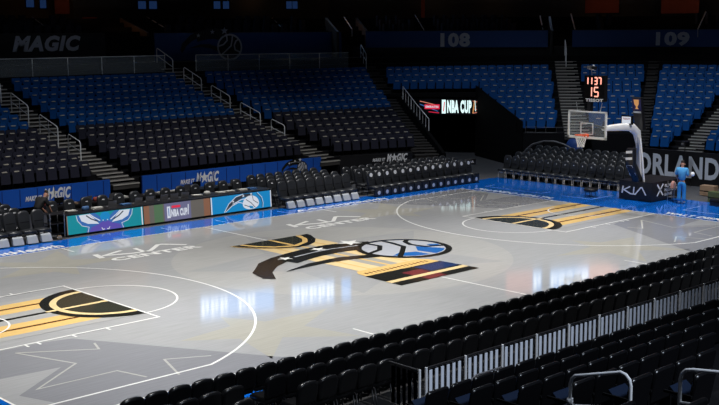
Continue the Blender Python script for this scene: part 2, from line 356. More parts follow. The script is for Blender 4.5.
for P in ([(53.5,13.5),(51.3,13.5),(51.3,24),(53.5,24)],[(57,5),(51.5,5),(51.5,10)],[(56.5,-9),(52,-9),(52,-15)]): c.line(P,.16,H,m_apl,Z+4*k)
for x in (-14,-4,4,14): c.line([(x,25.1),(x,28.2)], .16, H, m_apl, Z+4*k)
struct(c.build('floor_court'),'grey lacquered basketball court with painted trophy, ball emblem and blue border')

# bowl ------------------------------------------------------------------
ZS=lambda d: .22*d+.002*d*d
RIB={ 'Z':((-34,50),0,2.8,1.), 'A':((4.3,50),0,2.8,1.), 'B':((42.3,50),0,2.8,1.), 'C':((59.3,44),30,3.,1.), 'D':((70.9,20.7),50,4.,.96),
      'E':((76.1,13.1),60,4.,.96), 'F':((77.1,5.9),78,4.,.96), 'G':((77.1,-30),90,4.,.96)}
def rib(n,d):
    (x,y),th,z0,kk=RIB[n]; return Vector((x+d*S(R(th)), y+d*CO(R(th)), z0+ZS(d)*kk))
TR=2.9; D0=1.0; NR=16
def zrow(n,k): return rib(n, D0+TR*k).z
SECS=[('Z','A'),('A','B'),('B','C'),('C','D'),('D','E'),('E','F'),('F','G')]
WORD={('Z','A'):'left of the midcourt stairs',('A','B'):'between midcourt and second stairs',('B','C'):'beside the tunnel rail',('C','D'):'above the corner tunnel',('D','E'):'behind the hoop',('E','F'):'right of the hoop arm',('F','G'):'above the right end wall'}
def kmin(sec): return {('C','D'):3,('D','E'):3}.get(sec,0)
def smin(sec,k):
    if sec!=('C','D'): return 0.
    d=D0+TR*k
    return 0. if d>=28.5 else .5+.17*(28-d)/18
for sec in SECS:
    a,b_=sec; t=MB()
    for k in range(kmin(sec),NR+1):
        d0=D0+TR*k-.3; d1=d0+TR; s0=smin(sec,k)
        if k==NR: d1=56
        za,zb=zrow(a,k),zrow(b_,k); pza,pzb=(zrow(a,k-1),zrow(b_,k-1)) if k>kmin(sec) else (0,0)
        A0,A1,B0,B1=rib(a,d0),rib(a,d1),rib(b_,d0),rib(b_,d1)
        def L(P,Q,s): return P.lerp(Q,s)
        P0=L(A0,B0,s0); P1=L(A1,B1,s0); z0=za+(zb-za)*s0; pz=pza+(pzb-pza)*s0
        t.face([(P0.x,P0.y,z0),(B0.x,B0.y,zb),(B1.x,B1.y,zb),(P1.x,P1.y,z0)], m_riser)
        t.face([(P0.x,P0.y,pz),(B0.x,B0.y,pzb),(B0.x,B0.y,zb),(P0.x,P0.y,z0)], m_riser)
        if s0>0: t.face([(P0.x,P0.y,0),(P0.x,P0.y,z0),(P1.x,P1.y,z0),(P1.x,P1.y,0)], m_black)
    # aisle steps down the middle of the first rib of the section
    if a!='Z':
        dr=Vector((S(R(RIB[a][1])),CO(R(RIB[a][1])),0)); sd=Vector((dr.y,-dr.x,0)); hw=1.0 if a=='E' else 2.1
        for k in range(kmin(sec) if a in 'D' else 0,NR):
            for h in range(2):
                d=D0+TR*k-.3-(TR/2)*(1-h); mt_=m_tread_unlit if a in 'CE' else m_tread; zt=zrow(a,k)-(zrow(a,k)-(zrow(a,k-1) if k else RIB[a][2]-.6))*.5*(1-h)
                p=rib(a,d); q=p+dr*TR*.5*(1 if h else 1)
                if h: q=p+dr*1.6
                c0=p-sd*hw; c1=p+sd*hw
                t.hexa([(c0.x,c0.y,zt-.7),(c1.x,c1.y,zt-.7),(c1.x+dr.x*1.5,c1.y+dr.y*1.5,zt-.7),(c0.x+dr.x*1.5,c0.y+dr.y*1.5,zt-.7),
                        (c0.x,c0.y,zt+.02),(c1.x,c1.y,zt+.02),(c1.x+dr.x*1.5,c1.y+dr.y*1.5,zt+.02),(c0.x+dr.x*1.5,c0.y+dr.y*1.5,zt+.02)], mt_)
                e=dr*.13; nm_=m_tread if a in 'CE' else m_nose  # nosing darkened too on the two aisles painted as unlit
                t.hexa([(c0.x-e.x,c0.y-e.y,zt-.12),(c1.x-e.x,c1.y-e.y,zt-.12),(c1.x+e.x,c1.y+e.y,zt-.12),(c0.x+e.x,c0.y+e.y,zt-.12),
                        (c0.x-e.x,c0.y-e.y,zt+.05),(c1.x-e.x,c1.y-e.y,zt+.05),(c1.x+e.x,c1.y+e.y,zt+.05),(c0.x+e.x,c0.y+e.y,zt+.05)], nm_)
    struct(t.build('seating_tier'),'dark stepped seating tier '+WORD[sec])

# front walls
def wall_pts(P,Q,z0,z1,mt,mb,th=.5):
    P=Vector(P).to_3d(); Q=Vector(Q).to_3d(); d=(Q-P).normalized(); n=Vector((-d.y,d.x,0))*th
    mb.hexa([(P.x,P.y,z0),(Q.x,Q.y,z0),(Q.x+n.x,Q.y+n.y,z0),(P.x+n.x,P.y+n.y,z0),(P.x,P.y,z1),(Q.x,Q.y,z1),(Q.x+n.x,Q.y+n.y,z1),(P.x+n.x,P.y+n.y,z1)], mt)
def padded(x0,x1,name,label,emb):
    t=MB(); t.box(x0,x1,49.6,50.1,-.05,3.3,m_black); t.box(x0,x1,49.35,49.6,.95,3.45,m_pad)
    x=x0
    while x<x1+.01: t.box(x-.05,x+.05,49.3,49.36,1.15,3.35,m_seam); x+=2.45
    F=lambda u,v,d: (u,49.34-d,v)
    emb(t,F); return struct(t.build(name),label)
def wm(t,F,u0,u1,v0,v1):
    u=u0+(u1-u0)*.40
    t.text('MAKE IT', u0, v0+(v1-v0)*.08, u-.25, v0+(v1-v0)*.5, F, m_white, .03, .05, .3)
    t.text('M', u, v0, u+(u1-u)*.24, v1, F, m_white, .03, .05, .3)
    st=[]
    cx=u+(u1-u)*.36; cy=(v0+v1)/2; q=(v1-v0)*.62
    for i in range(10):
        a=R(90+36*i); rad=q*(1 if i%2==0 else .4); st.append((cx+rad*CO(a)*.85, cy+rad*S(a)))
    t.poly(st,F,m_white,.04)
    t.text('GIC', u+(u1-u)*.49, v0, u1, v1, F, m_white, .03, .05, .3)
padded(-36,1.8,'wall_padded_midcourt','blue padded wall panels left of the midcourt stairs',lambda t,F: wm(t,F,-10.8,-4.2,1.6,3.15))
def e2(t,F):
    wm(t,F,13.3,20.2,1.5,3.05)
    magic_ball(t,F,36.4,2.0,1.1,.03,m_blk,m_silver,m_mblue,m_blk,m_line,.004)
padded(6.9,40.4,'wall_padded_sideline','blue padded wall panels between the two stairs',e2)
t=MB(); P=rib('B',-.4)+Vector((2.4,0,0)); Q=rib('C',-.4); Q=Vector((Q.x-2.2,Q.y+1.2,0)); wall_pts((P.x,P.y),(Q.x,Q.y),-.05,3.2,m_blackg,t)
d=(Q-P); d.z=0; d.normalize()
wm(t,lambda u,v,dd: (P.x+d.x*u+d.y*(.02+dd), P.y+d.y*u-d.x*(.02+dd), v), 5.8,12.2,1.9,3.2); struct(t.build('wall_black_corner'),'low black wall with white wordmark behind the corner chairs')
# end wall with big city lettering
t=MB(); t.box(74.0,74.5,-46,13.2,-.05,5.1,m_blackg); t.text('ORLANDO', -12.4,1.05,4.7,4.45, lambda u,v,dd:(73.97-dd,-u,v), m_letter, .01,.035); 
struct(t.build('wall_end'),'black end wall with big grey city lettering')
# low wall and tunnel walls in the corner
t=MB(); P=rib('C',10).lerp(rib('D',10),.68); Q=rib('D',10); wall_pts((P.x,P.y),(Q.x,Q.y),-.05,5.9,m_black,t); P2=rib('E',10); wall_pts((Q.x,Q.y),(P2.x,P2.y),-.05,5.9,m_black,t)
P3=rib('E',-.5); wall_pts((P2.x,P2.y),(P3.x,P3.y),-.05,5.,m_black,t); struct(t.build('wall_corner_low'),'low black wall under the blue seats behind the hoop')
t=MB(); 
Cd=lambda d,s: rib('C',d).lerp(rib('D',d),s)
a0=Cd(-1,.1);a1=Cd(28,.09); 
t.hexa([(a0.x,a0.y,0),(a0.x+.5,a0.y-.3,0),(a1.x+.5,a1.y-.3,0),(a1.x,a1.y,0),(a0.x,a0.y,3.2),(a0.x+.5,a0.y-.3,3.2),(a1.x+.5,a1.y-.3,11.),(a1.x,a1.y,11.)],m_black)
b0=Cd(28.2,0);b1=Cd(28.2,.56); wall_pts((b0.x,b0.y),(b1.x,b1.y),7.0,11.0,m_black,t)
b0=Cd(50,0);b1=Cd(50,.7); wall_pts((b0.x,b0.y),(b1.x,b1.y),0,11,m_black,t)
t.face([tuple(Cd(28,0).to_2d())+(10.9,),tuple(Cd(28,.56).to_2d())+(10.9,),tuple(Cd(50,.7).to_2d())+(10.9,),tuple(Cd(50,0).to_2d())+(10.9,)],m_black)
b0=Cd(9,.68);b1=Cd(28,.5); t.hexa([(b0.x,b0.y,0),(b0.x+.5,b0.y+.3,0),(b1.x+.5,b1.y+.3,0),(b1.x,b1.y,0),(b0.x,b0.y,7.9),(b0.x+.5,b0.y+.3,7.9),(b1.x+.5,b1.y+.3,13.2),(b1.x,b1.y,13.2)],m_black)
b0=Cd(20,.02); t.box(b0.x-1,b0.x+9,b0.y-.5,b0.y,0,3.0,m_black)
struct(t.build('wall_tunnel'),'black walls and roof of the corner tunnel')
# back fascia, gaps at the stairs
def fascia(n0,n1,s0,s1,d,z0,z1,mt,name,label,draw=None,mt2=None):
    t=MB(); P=rib(n0,d).lerp(rib(n1,d),s0); Q=rib(n0,d).lerp(rib(n1,d),s1); P.z=Q.z=0
    wall_pts((P.x,P.y),(Q.x,Q.y),z0,z1,mt,t,.6); dd=(Q-P).normalized(); Ln=(Q-P).length
    F=lambda u,v,e: (P.x+dd.x*u+dd.y*(.02+e), P.y+dd.y*u-dd.x*(.02+e), v)
    t.box(0,0,0,0,0,0,mt) if False else None
    t.hexa([F(0,z1,-.02),F(Ln,z1,-.02),F(Ln,z1,-.6),F(0,z1,-.6),F(0,z1+.12,-.02),F(Ln,z1+.12,-.02),F(Ln,z1+.12,-.6),F(0,z1+.12,-.6)],m_tread)
    if draw: draw(t,F,Ln)
    return struct(t.build(name),label)
# A at x5, B at x43
LB=44
fascia('Z','A',0,.95,56,17.4,23.2,m_fasciab,'wall_fascia_left','dark fascia left of the midcourt stairs')
def d1(t,F,L): t.text('MAGIC', 10.2,20.0,24.0,22.9, F, m_letter,.02,.05,.25)
fascia('A','B',.05,.82,56,17.4,23.2,m_fasciab,'wall_fascia_midcourt','dark fascia with large slanted team word',d1)
def d2(t,F,L): 
    t.poly([(.5*L,17.6),(L,17.6),(L,23.1),(.5*L,23.1)],F,m_fascia,.01)
    magic_ball(t,F,15.6,20.3,2.7,.03,m_letter,m_fasciab,m_fasciab,m_fasciab,m_letter,.01)
fascia('B','C',.08,.95,56,17.4,23.2,m_fascia,'wall_fascia_sideline','navy fascia with faint ball emblem',d2)
def d3(t,F,L): t.text('108', .36*L+2.2,20.0,.36*L+8.4,22.9, F, m_letter,.02,.05)
fascia('C','D',.06,.93,54,19.9,23.3,m_fascia,'wall_fascia_corner','navy fascia with section number above the tunnel',d3)
def d4(t,F,L): t.text('109', .38*L,20.0,.38*L+6.6,22.9, F, m_letter,.02,.05)
def pos_between(n0,n1): return rib(n0,54),rib(n1,54)
fascia('D','E',.1,1.0,54,19.9,23.3,m_fascia,'wall_fascia_hoop','navy fascia behind the hoop')
fascia('E','F',0,1.0,54,19.9,23.3,m_fascia,'wall_fascia_numbered','navy fascia with section number right of the hoop',lambda t,F,L: t.text('109', -.2,20.1,6.6,22.9, F, m_letter,.02,.05))
fascia('F','G',0,1.0,54,19.9,23.3,m_fascia,'wall_fascia_right','navy fascia above the right end')
# dark band below the fascia
for n0,n1,dd in (('C','D',53.),('D','E',53.),('E','F',53.),('F','G',53.)):
    fascia(n0,n1,.0,1.,dd+1.6,16.,20,m_fasciab,'wall_band','dark band under the navy fascia')
# mezzanine tier, back wall, upper deck with ribbon board
NAMES='ZABCDEFG'
mz=MB(); bw=MB(); 
for i in range(7):
    a,b_=NAMES[i],NAMES[i+1]
    for r in range(5):
        d0=56.6+2.9*r; d1=d0+2.9 if r<4 else 80; z=22.6+.9*r
        P,Q,P1,Q1=rib(a,d0),rib(b_,d0),rib(a,d1),rib(b_,d1)
        mz.face([(P.x,P.y,z),(Q.x,Q.y,z),(Q1.x,Q1.y,z),(P1.x,P1.y,z)],m_riser); mz.face([(P.x,P.y,z-(.9 if r else 8)),(Q.x,Q.y,z-(.9 if r else 8)),(Q.x,Q.y,z),(P.x,P.y,z)],m_riser)
    P,Q=rib(a,80),rib(b_,80) if i<6 else rib(b_,80); wall_pts((P.x,P.y),(Q.x,Q.y),20,33.3 if i<3 else 31,m_brownw if i in(1,) else m_fasciab,bw,.5)
struct(mz.build('seating_tier'),'dark upper terrace behind the fascia'); struct(bw.build('wall_concourse'),'dark concourse wall behind the terrace')
dk=MB(); RD=dict(Z=65.4,A=65.4,B=65.4,C=68,D=84,E=102,F=106,G=106)
for i in range(7):
    a,b_=NAMES[i],NAMES[i+1]; P,Q,P1,Q1=rib(a,RD[a]+.6),rib(b_,RD[b_]+.6),rib(a,150),rib(b_,150)
    dk.hexa([(P.x,P.y,33.),(Q.x,Q.y,33.),(Q1.x,Q1.y,50),(P1.x,P1.y,50),(P.x,P.y,39.4),(Q.x,Q.y,39.4),(Q1.x,Q1.y,66),(P1.x,P1.y,66)],m_fasciab)
struct(dk.build('ceiling_upper_deck'),'dark underside and slope of the upper deck')
rb=empty('ribbon_display'); tag(rb,'long lit ribbon display on the upper deck edge, mirrored in the court','display')
RIBSEG=((130,190,'d'),(190,248,'t'),(248,265,'c'),(283,333,'t'),(333,345,'c'),(508,530,'r'),(533,590,'t'),(590,625,'r'))
for i in range(6):
    a,b_=NAMES[i],NAMES[i+1]; P,Q=rib(a,RD[a]),rib(b_,RD[b_]); P.z=Q.z=0; L=(Q-P).length; dd=(Q-P).normalized()
    F=lambda u,v,e: (P.x+dd.x*u+dd.y*e, P.y+dd.y*u-dd.x*e, v)
    t=MB(); t.hexa([F(0,33.4,0),F(L,33.4,0),F(L,33.4,-.5),F(0,33.4,-.5),F(0,39.0,0),F(L,39.0,0),F(L,39.0,-.5),F(0,39.0,-.5)],m_black)
    u=0; sw=2.2; q_=0
    while u<L-sw:
        q_+=1; v_=F(u,36,0); dv=Vector(v_)-CAM; px_=359.5+FPX*dv.dot(rr)/dv.dot(fw); kd='n'
        for lo,hi,kk in RIBSEG:
            if lo<=px_<hi: kd=kk
        if kd!='n':
            mt={'c':g_rib,'t':g_rib,'d':g_ribd,'r':g_ribr}[kd]; t.poly([(u,33.6),(u+sw,33.6),(u+sw,38.8),(u,38.8)],F,mt,.02)
            if kd=='t' and q_%6: t.poly([(u+.3,34.5),(u+.95,34.5),(u+.95,38.1),(u+.3,38.1)],F,g_ribw,.05); t.poly([(u+1.3,34.5),(u+1.9,34.5),(u+1.9,37.2),(u+1.3,37.2)],F,g_ribw,.05)
        u+=sw
    t.build('display_panel',rb)
# concourse details seen over the fascia: monitors, lit openings painted as orange patches
def concourse(px,py,wd,ht,mt,name,label,cat,D=262,grp=None,depth=.3):
    d=(fw + rr*((px-359.5)/FPX) + uu*((202.5-py)/FPX)); p=CAM+d*D
    # frame facing the court centre
    n=Vector((-p.x,-p.y,0)).normalized(); r_=Vector((n.y,-n.x,0)); t=MB()
    def Fx(u,v,e): q=p+r_*u+n*e; return (q.x,q.y,q.z+v)
    t.hexa([Fx(-wd/2,-ht/2,0),Fx(wd/2,-ht/2,0),Fx(wd/2,-ht/2,-depth),Fx(-wd/2,-ht/2,-depth),Fx(-wd/2,ht/2,0),Fx(wd/2,ht/2,0),Fx(wd/2,ht/2,-depth),Fx(-wd/2,ht/2,-depth)],mt)
    return t,Fx,label,cat,name,grp,wd,ht
mi=0
ht_=1.
for px,py,w_,side in ((30,3,1.5,'left of'),(43,4,1.2,'right of'),(142,5,1.6,'left of'),(153,5,1.6,'right of'),(217,5,1.4,'left of'),(226,5,1.3,'right of'),(289,5,1.2,'left of'),(295,5,1.1,'right of')):
    t,Fx,*_=concourse(px,py,w_+.3,2.,m_black,'monitor','','monitor',(219,219,233,233,242,242,246,246)[mi]); t.hexa([Fx(-.08,ht_,0),Fx(.08,ht_,0),Fx(.08,ht_,-.16),Fx(-.08,ht_,-.16),Fx(-.08,6,0),Fx(.08,6,0),Fx(.08,6,-.16),Fx(-.08,6,-.16)],m_black); t.poly([(-w_/2,-.8),(w_/2,-.8),(w_/2,.8),(-w_/2,.8)],Fx,g_mon,.03)
    which=['first','second','third','fourth'][mi//2]; mi+=1
    tag(t.build('wall_monitor'),f'small blue monitor {side} its neighbour in the {which} pair along the top left','monitor','monitors over the concourse')
ol=['behind the left end of the terrace','above the midcourt fascia','right of the third monitor pair','over the section number fascia','between the tunnel and hoop sections','above the hoop clock','over the far right number']
for i,(px,py,w_,h_) in enumerate(((62,4,3.,4),(90,22,3,2),(262,6,2.6,5),(428,6,3.2,6),(492,5,3.4,6),(602,5,7.5,3.5),(680,5,8.,3.5))):
    t,Fx,*_=concourse(px,py,w_,h_,m_orange,'','','',(231,234,261,259,258,252,240)[i])
    struct(t.build('wall_glow_patch'),'glow of a lit opening painted as an orange patch '+ol[i])
    d=(fw + rr*((px-359.5)/FPX) + uu*((202.5-py)/FPX)); p=CAM+d*((231,234,261,259,258,252,240)[i]-10)
    l=bpy.data.lights.new('concourse_lamp','POINT'); l.energy=6 if px<500 else 14; l.color=(1,.5,.22); l.shadow_soft_size=1.2
    o=bpy.data.objects.new('concourse_lamp',l); C.objects.link(o); o.location=(p+Vector((0,0,2)))*FT
# vomitory side walls with brown light
def vom(n,off,d0,d1,z0,z1,mt,label):
    dr=Vector((S(R(RIB[n][1])),CO(R(RIB[n][1])),0)); sd=Vector((dr.y,-dr.x,0)); t=MB()
    p=rib(n,d0)+sd*off; q=rib(n,d1)+sd*off; e=sd*.5
    t.hexa([(p.x,p.y,z0),(p.x+e.x,p.y+e.y,z0),(q.x+e.x,q.y+e.y,z0),(q.x,q.y,z0),(p.x,p.y,z1),(p.x+e.x,p.y+e.y,z1),(q.x+e.x,q.y+e.y,z1+3),(q.x,q.y,z1+3)],mt)
    struct(t.build('wall_stairhead'),label)
vom('B',2.6,56,66,17.4,23.3,m_brownw,'brown side wall at the head of the second stairs'); vom('C',-4.5,50,62,17.4,23.3,m_brownw,'brown side wall beside the tunnel stairs')
vom('C',2.8,54,64,17.4,23.3,m_brownw,'brown side wall right of the tunnel stairs'); vom('D',-2.6,53,64,17,23.3,m_fasciab,'dark side wall left of the hoop stairs')

for n_,off_ in (('B',0),('C',-1)):
    p=rib(n_,60)+Vector((off_,0,2.5)); l=bpy.data.lights.new('stairhead_lamp','POINT'); l.energy=6; l.color=(1,.55,.28); l.shadow_soft_size=1.
    o=bpy.data.objects.new('stairhead_lamp',l); C.objects.link(o); o.location=p*FT
# glass rail in front of the fascia
def glassrail(n0,n1,s0,s1,d,label):
    P=rib(n0,d).lerp(rib(n1,d),s0); Q=rib(n0,d).lerp(rib(n1,d),s1); P.z=Q.z=0; dd=(Q-P).normalized(); L=(Q-P).length
    e=empty('glass_railing',(0,0,0)); tag(e,label,'railing'); zt_=19.1; zb_=16.05
    F=lambda u,v,w_: (P.x+dd.x*u+dd.y*w_, P.y+dd.y*u-dd.x*w_, v)
    t=MB(); t.tube([F(0,zt_,0),F(L,zt_,0)],.07,m_rail,6); t.build('top_rail',e)
    n=max(1,int(L/6)); 
    for i in range(n):
        u0=L*i/n+.06; u1=L*(i+1)/n-.06; t=MB(); t.hexa([F(u0,zb_,0),F(u1,zb_,0),F(u1,zb_,-.04),F(u0,zb_,-.04),F(u0,zt_-.05,0),F(u1,zt_-.05,0),F(u1,zt_-.05,-.04),F(u0,zt_-.05,-.04)],m_glass); t.build('glass_pane',e)
        t=MB(); t.bar(F(u0-.06,zb_,0),F(u0-.06,zt_,0),.1,.1,m_rail); t.build('post',e)
glassrail('A','B',.06,.94,42.6,'glass railing at the top of the midcourt seats, left of second stairs')
glassrail('B','C',.1,.9,42.6,'glass railing in front of the faint ball emblem fascia')

# ================================================================ SEATS
def seat_mesh(cm, cloth=None):
    t=MB(); ol=[(-.72,1.35),(-.72,2.65),(-.6,2.85),(.6,2.85),(.72,2.65),(.72,1.35)]
    ol=[(x*1.08,z) for x,z in ol]; f=[(x,.0+(z-1.35)*.16,z) for x,z in ol]; g=[(x,.18+(z-1.35)*.16,z) for x,z in ol]
    t.face(f,cm); t.face(g[::-1],cm)
    for i in range(6): t.face([f[i-1],g[i-1],g[i],f[i]],cm)
    t.hexa([(-.7,-.4,.75),(.7,-.4,.75),(.7,-.1,.75),(-.7,-.1,.75),(-.7,-.12,2.3),(.7,-.12,2.3),(.7,.08,2.3),(-.7,.08,2.3)],cm)
    t.box(-.34,.34,-.22,.06,2.28,2.4,m_plate)
    t.box(-.84,-.74,-.5,.2,0.02,1.9,m_black)
    return t
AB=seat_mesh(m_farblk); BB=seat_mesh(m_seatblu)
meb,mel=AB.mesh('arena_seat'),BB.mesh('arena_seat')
seats=[]
for sec in SECS:
    a,b_=sec
    for k in range(kmin(sec),NR):
        P,Q=rib(a,D0+TR*k+1.7),rib(b_,D0+TR*k+1.7); za,zb=zrow(a,k),zrow(b_,k); P.z,Q.z=za,zb
        L=(Q-P).to_2d().length; dd=(Q-P).normalized(); ma={'E':1.1}.get(a,2.1); mb_={'E':1.1,'C':.6}.get(b_,2.9); n=int((L-ma-mb_)/1.68); off=ma+(L-ma-mb_-n*1.68)/2+.84
        rz=math.atan2(dd.y,dd.x)
        blk = k<6 and sec in (('Z','A'),('A','B'),('B','C'))
        for j in (range(n) if k<13 else ()):
            u=off+j*1.68
            if u/L<smin(sec,k)+.01: continue
            p=P.lerp(Q,u/L); v=seen(p.x,p.y,p.z+2,4)
            if v is None: continue
            if k<3 and sec in(('E','F'),) and v[1]>158: continue
            seats.append((v[2],sec,k,j,n,p,rz,blk))
NEAR_N=0
# ---- near bank of arena seats (facing away)
def near_seat():
    e=empty('arena_seat')
    t=MB(); n=12; ol=[(-.78,1.3),(-.78,2.62)]+[(-.58-.2*CO(R(a)),2.62+.2*S(R(a))) for a in (30,60,90)]+[(.58+.2*S(R(a)),2.62+.2*CO(R(a))) for a in (0,30,60)]+[(.78,2.62),(.78,1.3)]
    cx,cz=0,2.1
    rows=[]
    for s_,y in ((.90,-.0),(1.,.05),(1.,.15),(.90,.2)):
        rows.append([(cx+(x-cx)*s_, y-(z-1.3)*.17, cz+(z-cz)*s_) for x,z in ol])
    t.grid(rows,m_seatblk,True,True); t.face(rows[0],m_seatblk,True); t.face(rows[-1][::-1],m_seatblk,True); t.build('backrest',e)
    t=MB(); t.hexa([(-.66,.2,1.15),(.66,.2,1.15),(.6,1.1,1.9),(-.6,1.1,1.9),(-.66,.15,1.35),(.66,.15,1.35),(.6,1.0,2.1),(-.6,1.0,2.1)],m_navyp); t.build('seat',e)
    for sx in (-.84,):
        t=MB(); t.box(sx-.05,sx+.05,0,.5,0.02,1.9,m_black); t.box(sx-.05,sx+.05,-.1,1.1,1.9,2.0,m_black); t.build('armrest',e)
    return e
proto=None; nb=[]
for k in range(7):
    yb=-50-2.8*k; zf=3.6+.8*k; x=-39.6
    j=0
    while x<60:
        j+=1
        v=seen(x,yb,zf+2.85,3)
        if v and v[2]>8: nb.append((k,j,x,yb,zf))
        x+=1.69
    # left of the aisle
    x=-45.2; j=0
    while x>-60:
        j-=1
        v=seen(x,yb,zf+2.85,8)
        if v and v[2]>8: nb.append((k,j,x,yb,zf))
        x-=1.69
for (k,j,x,yb,zf) in nb:
    if proto is None: o=proto=near_seat(); o.location=Vector((x,yb,zf))*FT
    else: o=dup(proto,(x,yb,zf))
    side='right' if j>0 else 'left'
    tag(o,f'black seat seen from behind, {nth(abs(j))} {side} of the handrail aisle, {nth(k+1)} row behind fence','seat','arena seats behind the picket fence')
t=MB()
for k in range(9):
    y1=-46.2 if k==0 else -48.6-2.8*k+1.2; y0=-48.6-2.8*(k+1)+1.2; z=3.6+.8*k
    t.box(-75,75,y0,y1,z-1.2,z,m_riser)
t.box(-75,75,-46.2,-45.9,-.05,3.5,m_black)
struct(t.build('seating_tier'),'dark stepped tier under the near seats')

# far seats: the nearest as individuals, the rest one mass
seats.sort(key=lambda s: s[0]); NI=max(0,300-len(nb)); cnt=0
mass={'b':MB(),'l':MB()}
for i,(D,sec,k,j,n,p,rz,blk) in enumerate(seats):
    if i<NI:
        o=bpy.data.objects.new('arena_seat', meb if blk else mel); C.objects.link(o); o.location=p*FT; o.rotation_euler=(0,0,rz)
        right = sec in (('A','B'),('B','C')) or j+1<=n/2
        word={('Z','A'):'left of the midcourt stairs',('A','B'):'right of the midcourt stairs',('B','C'):'right of the second stairs',('C','D'):'right of the tunnel stairs',('D','E'):'right of the hoop stairs',('E','F'):'right of the hoop arm aisle',('F','G'):'above the end wall lettering'}[sec]
        jj = n-j if sec==('Z','A') else j+1
        tag(o,f"{'charcoal' if blk else 'blue'} tip-up seat, {nth(k+1)} row up, {nth(jj)} {word}",'seat','arena seats of the far lower bowl')
    else:
        mb=mass['b' if blk else 'l']; src=AB if blk else BB; n0=len(mb.v); c_,s_=CO(rz),S(rz)
        mb.v += [(p.x+x*c_-y*s_, p.y+x*s_+y*c_, p.z+z) for x,y,z in src.v]; 
        mp=[mb.m(m_) for m_ in src.ms]
        mb.f += [tuple(n0+q for q in f) for f in src.f]; mb.mi += [mp[q] for q in src.mi]; mb.sm += src.sm
a=mass['l']; b_=mass['b']; n0=len(a.v); a.v+=b_.v; mp=[a.m(m_) for m_ in b_.ms]; a.f+=[tuple(n0+q for q in f) for f in b_.f]; a.mi+=[mp[q] for q in b_.mi]; a.sm+=b_.sm
tag(a.build('arena_seats'),'rest of the blue and charcoal seats filling the far lower bowl','seats','arena seats of the far lower bowl','stuff')
# terrace chairs behind the fascia
TR_=((32,17,47,28),(147,17,165,28),(204,18,218,28),(272,18,282,28),(344,17,352,29),(415,15,424,30),(540,16,543,30),(571,14,575,30),(706,12,698,29))
TD_=(213,228,236,240,240,240,238,236,222)
HR=[CAM+(fw+rr*((x-359.5)/FPX)+uu*((202.5-y)/FPX))*D for a_,d_ in zip(TR_,TD_) for (x,y,D) in ((a_[0],a_[1],d_+6),(a_[2],a_[3],d_))]
t=MB()
for i in range(7):
    a,b_=NAMES[i],NAMES[i+1]
    for r in range(3):
        P,Q=rib(a,58.6+2.9*r),rib(b_,58.6+2.9*r); P.z=Q.z=22.6+.9*r; L=(Q-P).length; n=int((L-16)/2.1)
        for j in range(n):
            p=P.lerp(Q,(8+j*2.1)/L)
            if any((p-h_).to_2d().length<3 for h_ in HR): continue
            if seen(p.x,p.y,p.z+2,4): t.box(p.x-.6,p.x+.6,p.y-.3,p.y+.3,p.z,p.z+2.3,m_farblk)
tag(t.build('terrace_seats'),'dim dark seats on the terrace above the fascia','seats',None,'stuff')

